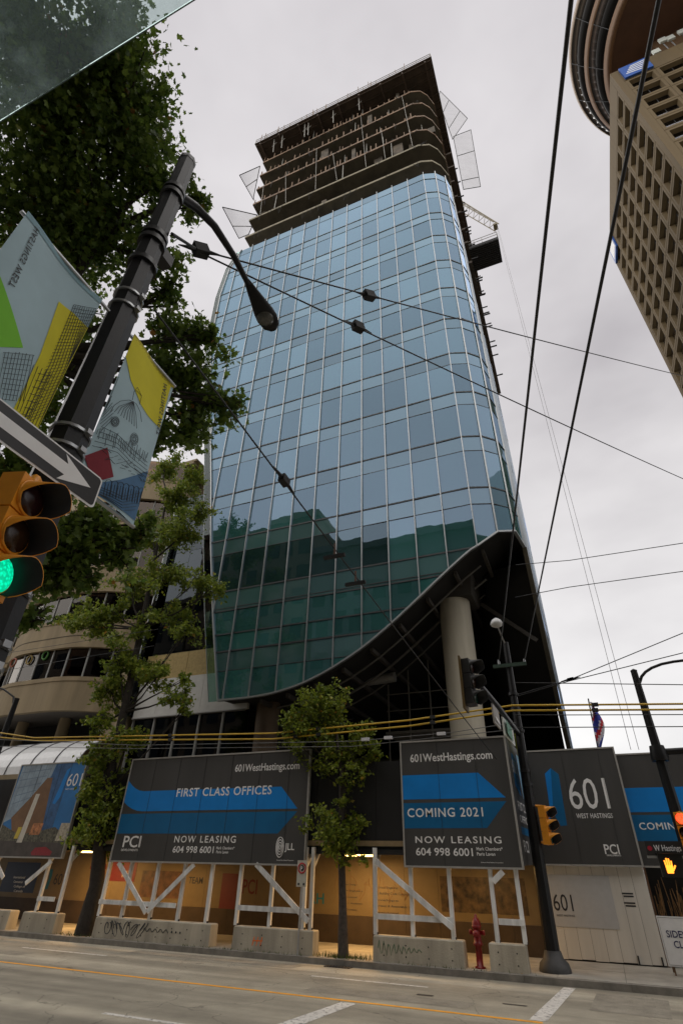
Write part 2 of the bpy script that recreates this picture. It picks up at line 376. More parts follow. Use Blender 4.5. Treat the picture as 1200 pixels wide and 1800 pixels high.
for pts in ([(-14.5, 17.2), (-8.6, 17.15), (-8.5, 17.9), (-14.4, 17.95)], [(-6.9, 14.4), (-3.2, 14.3), (-3.1, 15.0), (-6.8, 15.1)], [(-21, 14.9), (-16.5, 14.9), (-16.5, 15.6), (-21, 15.6)], [(-0.9, 15.5), (0.6, 15.4), (0.7, 17.6), (-0.8, 17.7)]):
    line(pts, M_rep, 0.003, 'road_patch')
# storm drain set in the gutter
dr = thing('storm_drain', (-7.6, 18.12, 0.0), 'dark iron storm drain grate in the gutter below the small tree', 'drain')
MB().box(-8.0, -7.2, 17.98, 18.28, 0.001, 0.008).build('pan', M_blk, dr)
for i in range(9): MB().box(-7.98 + i * 0.09, -7.94 + i * 0.09, 17.99, 18.27, 0.008, 0.02).build('grate_bar', M_patch, dr)

# ------------------------------------------------------------------ the unfinished office tower
Y0 = 23.1; PITCH = 3.68; ZTOP = 56.15; NF = 12
MX = [-2.66 - 1.523 * k for k in range(15)]
LEFT = [(9.0, -16.55), (9.37, -16.64), (13.96, -17.8), (19.1, -18.95), (24.4, -19.95), (33.0, -21.7), (41.6, -23.3), (48.8, -23.6), (53.6, -23.25), (56.2, -22.3)]
CURVE = [(-23.0, 9.4), (-16.64, 9.38), (-14.86, 9.36), (-13.37, 9.46), (-11.83, 9.78), (-10.33, 10.36), (-8.75, 11.18), (-7.22, 12.24), (-5.72, 13.43), (-4.17, 14.68), (-2.66, 15.8)]
def interp(tab, t):
    if t <= tab[0][0]: return tab[0][1]
    for (a, va), (b, vb) in zip(tab, tab[1:]):
        if t <= b: return va + (vb - va) * (t - a) / (b - a)
    return tab[-1][1]
def smooth_curve(x):
    return sum(interp(CURVE, x + d) for d in (-0.5, -0.25, 0, 0.25, 0.5)) / 5
P0 = Vector((-2.66, Y0, 0)); P1 = Vector((-1.613, 23.45, 0)); P2 = Vector((-0.827, 24.19, 0)); P3 = Vector((-0.55, 25.25, 0)); P4 = Vector((-0.50, 50.5, 0))
G_vis = glass_mat('vision_glass', (0.16, 0.30, 0.29), (0.53, 0.68, 0.97), 2.1, 0.012, body=0.55, bodyc=(0.045, 0.16, 0.145))
G_vis_dark = glass_mat('vision_glass_open', (0.10, 0.17, 0.17), (0.56, 0.755, 1.0), 1.85, 0.012, body=0.3, bodyc=(0.04, 0.11, 0.10))
G_span = glass_mat('spandrel_glass', (0.0, 0.0, 0.0), (0.53, 0.69, 0.95), 2.1, 0.02, body=1.0, bodyc=(0.045, 0.10, 0.095))
G_fin = glass_mat('clear_fin_glass', (0.62, 0.80, 0.76), (0.9, 1, 1), 1.45, 0.01)
M_alu = mat('aluminium_mullion', (0.34, 0.355, 0.36), 0.35, metal=0.75, var=0.08)
M_gask = mat('dark_gasket', (0.02, 0.022, 0.024), 0.5, var=0)
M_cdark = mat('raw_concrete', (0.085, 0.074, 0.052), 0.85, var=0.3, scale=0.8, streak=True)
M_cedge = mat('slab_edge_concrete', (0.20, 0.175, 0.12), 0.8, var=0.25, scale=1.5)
M_ply = mat('formwork_ply', (0.055, 0.036, 0.022), 0.7, var=0.35, scale=1.2)
M_timber = mat('raw_timber', (0.15, 0.088, 0.045), 0.7, var=0.5, scale=0.9)
M_ceil = mat('office_ceiling', (0.42, 0.43, 0.42), 0.8, var=0.1)
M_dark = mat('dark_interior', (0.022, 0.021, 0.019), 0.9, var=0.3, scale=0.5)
tower = thing('office_tower', (-12, Y0, 0), 'tall blue-green glass office tower with bare concrete floors on top and a curved undercut base', 'office tower')
def pane_poly(x0, x1, z0, z1):
    """cell of the front wall clipped by the curved bottom and the leaning left edge"""
    if z1 <= min(smooth_curve(x0), smooth_curve(x1)): return None
    ns = 5; xs = [x0 + (x1 - x0) * i / ns for i in range(ns + 1)]
    bot = [(x, max(z0, smooth_curve(x))) for x in xs]; poly = []
    bot = [(x, z) for x, z in bot if z < z1 - 0.01]
    if len(bot) < 2: return None
    cut = all(z <= z0 + 1e-6 for x, z in bot)
    if cut: bot = [bot[0], bot[-1]]
    poly = bot + [(bot[-1][0], z1), (bot[0][0], z1)]
    res = []
    f = lambda p: p[0] - interp(LEFT, p[1])
    for a, b in zip(poly, poly[1:] + poly[:1]):
        fa, fb = f(a), f(b)
        if fa >= 0: res.append(a)
        if (fa >= 0) != (fb >= 0):
            t = fa / (fa - fb); res.append((a[0] + (b[0] - a[0]) * t, a[1] + (b[1] - a[1]) * t))
    if len(res) < 3: return None
    ar = abs(sum(p[0] * q[1] - q[0] * p[1] for p, q in zip(res, res[1:] + res[:1]))) / 2
    return res if ar > 0.03 else None
def bands():
    """rows of the wall: (z0, z1, kind)"""
    r = []
    for k in range(NF + 1):
        zt = ZTOP - PITCH * k
        r.append((zt - 1.08, zt, 's'))
        zb = zt - PITCH
        if k == 11: r += [(14.42 - 0.002, zt - 1.08, 's2'), (12.99, 14.42, 'v'), (zb, 12.99, 'v')]
        elif k == 12: r += [(zb, zt - 1.08, 'v')]
        else: r.append((zb, zt - 1.08, 'v'))
    return r
BANDS = bands()
def put_pane(poly, frame, kind, dark=False):
    """poly in (u, z); frame maps u -> point"""
    g = 0.02; cu = sum(p[0] for p in poly) / len(poly); cz = sum(p[1] for p in poly) / len(poly)
    a, b = random.gauss(0, 0.006), random.gauss(0, 0.005)
    base, du, nrm = frame; vs = []
    for u, z in poly:
        u2 = u + (g if u < cu else -g); z2 = z + (g if z < cz else -g)
        p = base + du * u2 + nrm * (a * (u - cu) + b * (z - cz)) + Vector((0, 0, z2)); vs.append(p)
    mb = MB(); mb.plate(vs, nrm, 0.014)
    return mb.build('vision_pane' if kind == 'v' else 'spandrel_pane', (G_vis_dark if dark else G_vis) if kind == 'v' else G_span, tower)
fr_front = (Vector((0, Y0, 0)), Vector((1, 0, 0)), Vector((0, -1, 0)))
for i in range(len(MX) - 1):
    for z0, z1, kd in BANDS:
        pl = pane_poly(MX[i + 1], MX[i], z0, z1)
        if pl: put_pane(pl, fr_front, 'v' if kd == 'v' else 's', dark=(15.6 < z0 < 15.8 and i >= 3))
CORNER_B = [15.8, 16.5, 16.8, 16.4]
for j, (a, b) in enumerate(((P0, P1), (P1, P2), (P2, P3))):
    d = (b - a); L = d.length; d = d / L; nrm = Vector((d.y, -d.x, 0))
    za, zb = CORNER_B[j], CORNER_B[j + 1]
    for z0, z1, kd in BANDS:
        if z1 <= max(za, zb) + 0.2: continue
        q0, q1 = (max(z0, za), max(z0, zb)) if z0 < 16.9 else (z0, z0)
        put_pane([(0, q0), (L, q1), (L, z1), (0, z1)], (a, d, nrm), 'v' if kd == 'v' else 's')
SIDE_B = [(25.25, 16.4), (26.0, 14.9), (27.0, 13.1), (28.5, 11.0), (30.0, 9.4), (32.0, 8.1), (36.0, 7.0), (51, 6.5)]
side_us = [0, 1.5, 3.0, 4.6, 6.2, 8.0, 12.0, 16.0, 20.5, 25.25]
sd_ = (P4 - P3).normalized(); sn_ = Vector((sd_.y, -sd_.x, 0))
for u0, u1 in zip(side_us, side_us[1:]):
    for k in range(NF + 2):
        z1 = ZTOP - PITCH * k; z0 = z1 - PITCH
        if u0 >= 8 and z1 > 49: continue
        c0, c1 = interp(SIDE_B, P3.y + u0), interp(SIDE_B, P3.y + u1)
        if z1 <= max(c0, c1) + 0.2: continue
        put_pane([(u0, max(z0, c0)), (u1, max(z0, c1)), (u1, z1), (u0, z1)], (P3, sd_, sn_), 'v' if k % 1 == 0 else 's')
    x, y = (P3 + sd_ * u0).xy
    MB().box(x - 0.03, x + 0.05, y - 0.03, y + 0.03, interp(SIDE_B, y), 48.8 if u0 >= 8 else ZTOP).build('mullion', M_alu, tower)
# a clear glass fin runs past the leaning left edge
for (za, xa), (zb, xb) in zip(LEFT[1:], LEFT[2:]):
    MB().plate([(xa - 0.62, Y0 + 0.03, za), (xa - 0.03, Y0 + 0.03, za), (xb - 0.03, Y0 + 0.03, zb), (xb - 0.62, Y0 + 0.03, zb)], (0, -1, 0), 0.016).build('glass_fin', G_fin, tower)
    MB().bar((xa, Y0 - 0.05, za), (xb, Y0 - 0.05, zb), 0.07, 0.14, up=(0, 1, 0)).build('edge_trim', M_alu, tower)
    MB().bar((xa - 0.63, Y0 + 0.02, za), (xb - 0.63, Y0 + 0.02, zb), 0.025, 0.04, up=(0, 1, 0)).build('fin_edge', M_alu, tower)
# mullions: one object each, ending on the leaning edge or the curved bottom
for x in MX:
    zs = [9.0 + 0.05 * i for i in range(int((ZTOP + 0.25 - 9.0) / 0.05))]
    ok = [z for z in zs if x > interp(LEFT, z) + 0.02 and z > smooth_curve(x)]
    if not ok: continue
    runs = []
    for z in ok:
        if runs and z - runs[-1][1] < 0.08: runs[-1][1] = z
        else: runs.append([z, z])
    for a, b in runs:
        MB().box(x - 0.026, x + 0.026, Y0 - 0.10, Y0 + 0.02, a, min(b, ZTOP + 0.2)).build('mullion', M_alu, tower)
for p, zb in ((P1, 16.5), (P2, 16.8), (P3, 16.4)):
    MB().box(p.x - 0.035, p.x + 0.04, p.y - 0.1, p.y + 0.03, zb, ZTOP + 0.2).build('mullion', M_alu, tower)
# floor lines (dark stack joints) and thin joints under the spandrels
def hline(z, h, proud, material, name):
    x0 = max(interp(LEFT, z), -24); xr = P0.x
    xs = [x0 + (xr - x0) * i / 80 for i in range(81)]
    xs = [x for x in xs if smooth_curve(x) < z]
    mb = MB()
    if xs: mb.box(xs[0], xs[-1], Y0 - proud, Y0 + 0.012, z - h / 2, z + h / 2)
    if z > 16.9:
        for a, b in ((P0, P1), (P1, P2), (P2, P3)):
            d = (b - a).normalized(); n = Vector((d.y, -d.x, 0))
            mb.hexa([a + n * proud + Vector((0, 0, z - h / 2)), b + n * proud + Vector((0, 0, z - h / 2)), b - n * 0.012 + Vector((0, 0, z - h / 2)), a - n * 0.012 + Vector((0, 0, z - h / 2)),
                     a + n * proud + Vector((0, 0, z + h / 2)), b + n * proud + Vector((0, 0, z + h / 2)), b - n * 0.012 + Vector((0, 0, z + h / 2)), a - n * 0.012 + Vector((0, 0, z + h / 2))])
    if mb.v: mb.build(name, material, tower)
for k in range(1, NF + 1):
    hline(ZTOP - PITCH * k, 0.085, 0.035, M_gask, 'stack_joint')
for k in range(0, NF + 1):
    hline(ZTOP - PITCH * k - 1.08, 0.035, 0.02, M_gask, 'spandrel_joint')
hline(14.42, 0.07, 0.035, M_gask, 'stack_joint'); hline(12.99, 0.07, 0.035, M_gask, 'stack_joint')
# bottom trim following the curve, and the soffit behind it
cx = [-16.64 + (P0.x + 16.64) * i / 40 for i in range(41)]
cpts = [Vector((x, Y0, smooth_curve(x))) for x in cx] + [Vector((P1.x, P1.y, 16.5)), Vector((P2.x, P2.y, 16.8)), Vector((P3.x, P3.y, 16.4))]
spts = [Vector((interp([(25.25, P3.x), (51, P4.x)], y), y, interp(SIDE_B, y))) for y in (25.6, 26, 26.5, 27, 27.7, 28.5, 29.2, 30, 31, 32, 34, 36, 42, 50)]
tr = MB()
for a, b in zip(cpts, cpts[1:]): tr.bar(a + Vector((0, -0.05, 0)), b + Vector((0, -0.05, 0)), 0.15, 0.09)
tr.build('curved_edge_trim', M_alu, tower)
tr = MB()
for a, b in zip([cpts[-1]] + spts, spts): tr.bar(a, b, 0.22, 0.1)
tr.build('curved_edge_trim', M_cdark, tower)
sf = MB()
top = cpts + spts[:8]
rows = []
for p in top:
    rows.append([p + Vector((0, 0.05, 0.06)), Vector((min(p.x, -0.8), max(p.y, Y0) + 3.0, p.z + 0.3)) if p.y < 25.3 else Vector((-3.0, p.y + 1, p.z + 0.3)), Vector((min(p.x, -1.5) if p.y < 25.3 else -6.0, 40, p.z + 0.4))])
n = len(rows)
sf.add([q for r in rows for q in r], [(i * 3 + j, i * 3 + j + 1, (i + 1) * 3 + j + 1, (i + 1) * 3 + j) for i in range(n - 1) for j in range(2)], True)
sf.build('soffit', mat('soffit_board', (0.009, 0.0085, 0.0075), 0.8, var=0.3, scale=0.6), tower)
for i in range(9):                                     # ribs and services hung below the soffit
    x = -14.5 + i * 1.5; z = smooth_curve(x) - 0.02
    MB().bar((x, Y0 + 0.6, z - 0.02), (x, 34, z + 0.15), 0.16, 0.22).build('soffit_rib', mat('soffit_steel', (0.05, 0.045, 0.038), 0.7, var=0.3), tower)
for k, (y, r) in enumerate(((24.6, 0.05), (26.2, 0.07), (27.6, 0.05))):
    pts_ = [(x, y, smooth_curve(x) - 0.22) for x in [-14 + j * 0.8 for j in range(15)]]
    MB().tube(pts_, r, 6).build('service_pipe', mat('pipe_grey', (0.11, 0.105, 0.095), 0.6), tower)
for y in (27.5, 30, 32.5): MB().bar((-3.4, y, 14.6), (-0.9, y, 12.2 - (y - 27.5) * 0.6), 0.14, 0.2).build('side_strut', MATS['soffit_steel'], tower)
# space below the soffit
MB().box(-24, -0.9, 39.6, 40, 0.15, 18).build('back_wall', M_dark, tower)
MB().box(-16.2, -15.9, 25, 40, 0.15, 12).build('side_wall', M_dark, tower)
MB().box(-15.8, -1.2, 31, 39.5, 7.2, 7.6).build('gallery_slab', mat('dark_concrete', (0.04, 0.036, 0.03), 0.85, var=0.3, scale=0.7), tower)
colm = MB(); colm.lathe([(0.80, 0.15), (0.80, 14.5)], (-4.62, 26.0, 0), n=28)
colm.build('round_column', mat('column_concrete', (0.38, 0.35, 0.28), 0.8, var=0.28, scale=0.9, streak=True, bump=0.15, bscale=9), tower)
cap = MB(); cap.hexa([(-5.7, 25.2, 14.2), (-3.55, 25.2, 14.2), (-3.55, 27.2, 14.2), (-5.7, 27.2, 14.2), (-6.4, 25.0, 15.6), (-3.4, 25.0, 15.6), (-3.4, 29, 15.6), (-6.4, 29, 15.6)])
cap.build('column_head', MATS['dark_concrete'], tower)
MB().lathe([(0.62, 0.15), (0.62, 10.5)], (-14.9, 25.2, 0), n=20).build('round_column', mat('brown_column', (0.12, 0.085, 0.055), 0.8, var=0.25, scale=1.5, streak=True), tower)
sc = MB()
for x in (-9.4, -8.2, -7.0, -5.9):
    sc.bar((x, 29.0, 7.0), (x, 29.0, 12.4), 0.06, 0.06, up=(0, 1, 0))
for z in (8.6, 9.7, 10.6):
    sc.bar((-9.5, 29.0, z), (-5.8, 29.0, z), 0.05, 0.05)
sc.box(-9.6, -5.7, 28.95, 31, 8.5, 8.62)
sc.build('work_scaffold', mat('scaffold_steel', (0.16, 0.15, 0.13), 0.6, var=0.2), tower, kind='stuff')
MB().tube([(-10.6, 27.2, 10.9), (-8.4, 27.2, 11.0)], 0.26, 12).build('air_duct', mat('duct_metal', (0.3, 0.3, 0.29), 0.5, metal=0.3), tower)
M_glow = mat('warm_site_lamp', (0.8, 0.4, 0.1), emit=(1.0, 0.35, 0.08), estr=6.0, var=0)
MB().lathe([(0.05, 0), (0.12, 0.08), (0.1, 0.2)], onY((590, 1221), 28.0), n=10).build('site_lamp', M_glow, tower)
MB().box(*(lambda p: (p.x - 0.22, p.x + 0.22, p.y, p.y + 0.05, p.z - 0.18, p.z + 0.22))(onY((595, 1198), 30.5))).build('lit_opening', mat('warm_opening', (0.3, 0.1, 0.03), emit=(1.0, 0.25, 0.05), estr=0.35, var=0), tower)
# floors behind the glass and above it
def slab_outline(z, inset=0.28, left=None, xr=-0.75):
    xl = (interp(LEFT, z) + 0.35) if left is None else left
    return [(xl, Y0 + inset), (P0.x - 0.1, Y0 + inset), (P1.x - 0.1, P1.y + inset), (P2.x - 0.22, P2.y + inset * 0.6), (xr, P3.y + 0.1), (xr, 50.2), (xl, 50.2)]
for k in range(NF):
    z = ZTOP - PITCH * k
    if z < 17.5: 
        ol = [(interp(LEFT, z) + .35, Y0 + .28), (-7.5, Y0 + .28), (-7.5, 30), (interp(LEFT, z) + .35, 30)]
    else: ol = slab_outline(z)
    MB().plate([(x, y, z - 0.15) for x, y in ol], (0, 0, 1), 0.3).build('floor_slab', M_ceil, tower)
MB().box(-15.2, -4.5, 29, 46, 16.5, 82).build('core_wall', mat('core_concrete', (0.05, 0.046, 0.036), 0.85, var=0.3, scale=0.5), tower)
for x in (-20.6, -15.0, -9.4, -4.0):
    MB().lathe([(0.4, 17.0 if x > -19 else 34), (0.4, 80.3)], (x, 25.6, 0), n=12).build('interior_column', M_cdark, tower)
for p in ((582, 863), (656, 847)):
    q = onY(p, 24.3); MB().bar(q + Vector((-0.52, 0, 0.0)), q + Vector((0.52, 0, 0.0)), 0.09, 0.06).build('ceiling_light', mat('cool_tube', (0.9, 0.9, 0.8), emit=(1.0, 0.93, 0.72), estr=90.0, var=0), tower)
SL = [58.75 + 3.66 * j for j in range(6)]; DZ0 = 80.6
for j, z in enumerate(SL):
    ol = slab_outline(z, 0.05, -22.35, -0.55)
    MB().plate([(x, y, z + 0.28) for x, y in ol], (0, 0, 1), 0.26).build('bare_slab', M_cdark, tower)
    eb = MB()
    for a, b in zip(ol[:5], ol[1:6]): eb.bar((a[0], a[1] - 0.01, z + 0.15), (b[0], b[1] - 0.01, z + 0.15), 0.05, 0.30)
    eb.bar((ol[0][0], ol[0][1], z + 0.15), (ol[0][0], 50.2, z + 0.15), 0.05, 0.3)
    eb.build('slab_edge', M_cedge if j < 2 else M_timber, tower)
    if j >= 2:
        rl = MB(); x = -22.2
        while x < -2.6:
            h = random.choice((0.5, 0.8, 1.1, 1.15)); wv = random.uniform(0.05, 0.14)
            rl.box(x, x + wv, Y0 + 0.02, Y0 + 0.10, z + 0.28, z + 0.28 + h); x += random.uniform(0.35, 1.25)
        rl.box(-22.2, -2.6, Y0 + 0.1, Y0 + 0.14, z + 0.36, z + 0.55); rl.build('edge_boards', M_timber, tower, kind='stuff')
        gp = MB(); x = -21.5
        while x < -2:
            if random.random() < 0.5:
                y = Y0 + random.uniform(0.3, 1.4); gp.tube([(x, y, z + 0.28), (x, y, z + 3.5)], 0.045, 6)
            x += random.uniform(0.9, 2.0)
        gp.build('shoring_props', mat('prop_steel', (0.30, 0.29, 0.26), 0.5, metal=0.3, var=0.2), tower, kind='stuff')
for x in (-20.9, -17.7, -14.1, -11.6, -8.3, -6.2, -3.3):
    MB().tube([(x, Y0 - 0.02, 62.7), (x - random.uniform(0.2, 0.9), Y0 - 0.04, random.choice((69.9, 73.5, 77)))], 0.024, 6).build('guard_pole', MATS['prop_steel'], tower)
for x, z in ((-19.2, 66.0), (-11, 66.0), (-5.5, 66.0)):
    MB().tube([(x, Y0 + 0.1, 62.6), (x, Y0 + 0.1, 66.1)], 0.04, 6).build('guard_pole', MATS['prop_steel'], tower)
# stacked materials, ply screens and loose props on the open floors
for j, z in enumerate(SL):
    ck = MB(); x = -22
    while x < -1.5:
        wv = random.uniform(0.15, 1.1); hv = random.uniform(0.2, 1.5) if random.random() < 0.8 else 3.2; y = Y0 + random.uniform(0.25, 2.6)
        ck.box(x, x + wv, y, y + random.uniform(0.1, 0.9), z + 0.3, z + 0.3 + hv); x += wv + random.uniform(0.1, 1.3)
    ck.build('stacked_materials', mat('site_clutter', (0.075, 0.06, 0.042), 0.85, var=0.6, scale=1.2), tower, kind='stuff')
    cb = MB()
    for i in range(9):
        x = random.uniform(-22, -2); cb.tube([(x, Y0 - 0.03, z + 0.25), (x + random.uniform(-.3, .3), Y0 - 0.06, z - random.uniform(0.3, 1.6)), (x + random.uniform(-.9, .9), Y0 - 0.02, z + 0.2)], 0.02, 4)
    cb.build('hanging_cables', M_blk, tower, kind='stuff')
for i in range(16):
    x = random.uniform(-22.5, -1.0); MB().bar((x, 21.92, DZ0 + 0.1), (x + random.uniform(-.1, .1), 21.9, DZ0 + random.uniform(1.3, 2.3)), 0.05, 0.07, up=(0, 1, 0)).build('loose_upright', M_timber, tower)
# floors on the far right side still open: slab ends and formwork reach out past the glass line
for j in range(13):
    z = 50.6 + PITCH * j * 0.66
    if z > 79: break
for z in [52.4, 56.1] + SL:
    MB().box(-2.5, -0.12 if z < 70 else 0.25, 31, 49.5, z - 0.1, z + 0.22).build('open_floor_edge', M_ply, tower)
    for y in (33, 37.5, 42, 46.5):
        MB().bar((-0.7, y, z), (0.55, y + 0.1, z + 0.1), 0.12, 0.12).build('needle_beam', M_blk, tower)
for y in (32, 36, 40, 44, 48):
    MB().box(-0.62, -0.5, y, y + 2.6, 52.6, 77).build('form_panel', mat('dark_form', (0.035, 0.028, 0.022), 0.8, var=0.3), tower)
# top formwork deck, joists and guard rail
DZ = 80.6
MB().box(-23.3, 0.3, 21.85, 47, DZ, DZ + 0.12).build('form_deck', M_ply, tower)
for i in range(30):
    y = 22.1 + i * 0.85
    MB().box(-23.2, 0.2, y, y + 0.09, DZ - 0.2, DZ - 0.002).build('joist', M_ply, tower)
for i in range(9):
    x = -22.6 + i * 2.75
    MB().box(x, x + 0.16, 21.95, 40, DZ - 0.5, DZ - 0.205).build('bearer', mat('bearer_timber', (0.07, 0.045, 0.03), 0.7, var=0.3), tower)
rr = MB()
for i in range(15):
    x = -23.2 + i * 1.67; rr.bar((x, 21.9, DZ + 0.1), (x, 21.9, DZ + 1.3), 0.06, 0.06, up=(0, 1, 0))
for z in (0.65, 1.2): rr.bar((-23.2, 21.9, DZ + z), (0.25, 21.9, DZ + z), 0.05, 0.06)
for i in range(7):
    y = 22 + i * 3.5; rr.bar((0.25, y, DZ + 0.1), (0.25, y, DZ + 1.3), 0.06, 0.06, up=(0, 1, 0))
rr.bar((0.25, 22, DZ + 1.2), (0.25, 43, DZ + 1.2), 0.05, 0.06)
rr.build('guard_rail', mat('weathered_timber', (0.22, 0.20, 0.17), 0.7, var=0.2), tower)
hp = MB()
for x in (-19.4, -16.2, -15.7, -12.3, -8.9, -20.6):
    hp.tube([(x, 22.6, 77.3), (x, 22.3, DZ)], 0.05, 6); hp.bar((x - 0.25, 22.5, 78.9), (x + 0.3, 22.5, 79.6), 0.05, 0.05)
hp.build('deck_props', MATS['prop_steel'], tower, kind='stuff')

# debris nets leaning out from the unfinished floors
def net_mat():
    M = bpy.data.materials.new('debris_netting'); M.use_nodes = True; n = M.node_tree.nodes; l = M.node_tree.links; n.clear()
    o = n.new('ShaderNodeOutputMaterial'); d = n.new('ShaderNodeBsdfDiffuse'); d.inputs[0].default_value = (0.42, 0.42, 0.43, 1)
    t = n.new('ShaderNodeBsdfTransparent'); mxs = n.new('ShaderNodeMixShader'); g = n.new('ShaderNodeNewGeometry')
    no = n.new('ShaderNodeTexNoise'); no.inputs['Scale'].default_value = 0.7; l.new(g.outputs['Position'], no.inputs['Vector'])
    mr = n.new('ShaderNodeMapRange'); mr.inputs[3].default_value = 0.22; mr.inputs[4].default_value = 0.5; l.new(no.outputs['Fac'], mr.inputs[0])
    l.new(mr.outputs[0], mxs.inputs[0]); l.new(t.outputs[0], mxs.inputs[1]); l.new(d.outputs[0], mxs.inputs[2]); l.new(mxs.outputs[0], o.inputs[0]); return M
M_net = net_mat()
def net(label, corners, props):
    c = sum(corners, Vector()) / 4; o = thing('debris_net', corners[0], label, 'debris net', 'debris nets on the tower')
    a, b, c2, d = corners; N = 6; vs = []
    for i in range(N + 1):
        for j in range(N + 1):
            s, t = i / N, j / N; p = a.lerp(b, s).lerp(d.lerp(c2, s), t)
            vs.append(p + Vector((0, 0, -0.35 * math.sin(math.pi * s) * math.sin(math.pi * t))))
    mb = MB(); mb.add(vs, [(i * (N + 1) + j, i * (N + 1) + j + 1, (i + 1) * (N + 1) + j + 1, (i + 1) * (N + 1) + j) for i in range(N) for j in range(N)], True)
    mb.build('netting', M_net, o)
    MB().tube([a, b], 0.05, 6).build('edge_pole', M_blk, o); MB().tube([d, c2], 0.05, 6).build('edge_pole', M_blk, o)
    for s in props: MB().tube([a.lerp(b, s), d.lerp(c2, s)], 0.05, 6).build('outrigger', M_blk, o)
net('upper debris net on the left side of the tower', [onX((457, 292), -22.4), onX((446, 345), -22.4), onX((446, 352), -24.6), onX((421, 308), -24.6)], (0.0, 0.45, 1.0))
net('lower debris net on the left side of the tower', [onX((452, 378), -22.4), onX((437, 412), -22.4), onX((420, 419), -25.2), onX((391, 364), -25.2)], (0.0, 0.6, 1.0))
net('upper debris net on the right side of the tower', [onY((770, 175), 36), onY((795, 245), 36), onY((821, 208), 37.5), onY((773, 160), 37.5)], (0.0, 0.35, 0.75, 1.0))
net('lower debris net on the right side of the tower', [onY((796, 240), 40), onY((814, 333), 40), onY((844, 328), 41.5), onY((827, 228), 41.5)], (0.0, 0.4, 0.85, 1.0))
# loading platform
lp = thing('loading_platform', onY((830, 470), 36), 'dark loading platform sticking out of the right side of the tower', 'platform')
a = onY((824, 446), 36); b = onY((873, 430), 36)
zf = a.z
MB().box(-0.6, b.x + 0.25, 35.2, 38.2, zf - 0.45, zf).build('deck', M_blk, lp)
for i in range(12):
    MB().box(-0.6, b.x + 0.25, 35.25 + i * 0.25, 35.3 + i * 0.25, zf - 0.5, zf - 0.452).build('deck_rib', mat('rib_steel', (0.05, 0.05, 0.05), 0.6), lp)
for y in (35.25, 38.15):
    for z in (0.6, 1.1): MB().bar((-0.5, y, zf + z), (b.x + 0.2, y, zf + z), 0.05, 0.05).build('rail', MATS['prop_steel'], lp)
    for x in (-0.4, 0.5, 1.4, b.x + 0.2): MB().bar((x, y, zf), (x, y, zf + 1.12), 0.05, 0.05, up=(0, 1, 0)).build('rail_post', MATS['prop_steel'], lp)
MB().box(b.x + 0.2, b.x + 0.26, 35.2, 38.2, zf, zf + 1.1).build('end_gate', mat('grey_gate', (0.25, 0.25, 0.25), 0.6), lp)
# tower crane: mast behind the tower, only the tip of the jib shows
cr = thing('tower_crane', (-6, 56, 0), 'yellow lattice crane jib tip showing beyond the right edge of the tower', 'crane')
M_crane = mat('crane_paint', (0.17, 0.14, 0.075), 0.5, var=0.15)
t1 = onY((872, 396), 58); t0 = onY((815, 362), 58); dirn = (t1 - t0)
t00 = t0 - dirn * 1.6
def lattice(mb, a, b, w, n):
    d = (b - a).normalized(); sdv = Vector((0, 1, 0)) * w / 2; u = d.cross(Vector((0, 1, 0))).normalized() * w
    if u.z < 0: u = -u
    for i in range(n):
        p, q = a.lerp(b, i / n), a.lerp(b, (i + 1) / n); k = 1.0 - 0.5 * (i / n); k2 = 1.0 - 0.5 * ((i + 1) / n); mid = p.lerp(q, 0.5)
        for sgn in (-1, 1):
            mb.bar(p + sdv * sgn - u * k * 0.5, q + sdv * sgn - u * k2 * 0.5, 0.12, 0.12)
            mb.bar(p + sdv * sgn - u * k * 0.5, mid + u * k * 0.5, 0.07, 0.07); mb.bar(mid + u * k * 0.5, q + sdv * sgn - u * k2 * 0.5, 0.07, 0.07)
        mb.bar(p + u * k * 0.5, q + u * k2 * 0.5, 0.14, 0.14)
lj = MB(); lattice(lj, t00, t1, 1.9, 16); lj.build('jib', M_crane, cr)
hd = MB(); hd.box(t1.x - 0.6, t1.x + 0.15, t1.y - 0.6, t1.y + 0.6, t1.z - 0.55, t1.z - 0.1); hd.build('jib_head', M_crane, cr)
ms = MB()
for i in range(20):
    z0, z1 = t00.z * i / 20, t00.z * (i + 1) / 20
    for sx in (-0.9, 0.9):
        for sy in (-0.9, 0.9): ms.bar((t00.x + sx, 58 + sy, z0), (t00.x + sx, 58 + sy, z1), 0.16, 0.16, up=(0, 1, 0))
        ms.bar((t00.x + sx, 57.1, z0), (t00.x + sx, 58.9, z1), 0.09, 0.09)
    ms.bar((t00.x - 0.9, 57.1, z0), (t00.x + 0.9, 57.1, z1), 0.09, 0.09)
ms.build('mast', M_crane, cr)
rp_ = MB(); e1 = onY((1108, 1318), 50); e2 = onY((1122, 1318), 50)
M_rope = mat('thin_rope', (0.25, 0.25, 0.26), 0.6, var=0)
MB().tube([t1 + Vector((0, 0, -0.3)), e1], 0.022, 5).build('hoist_rope', M_rope, cr); MB().tube([t1 + Vector((0.15, 0, -0.3)), e2], 0.022, 5).build('hoist_rope', M_rope, cr)

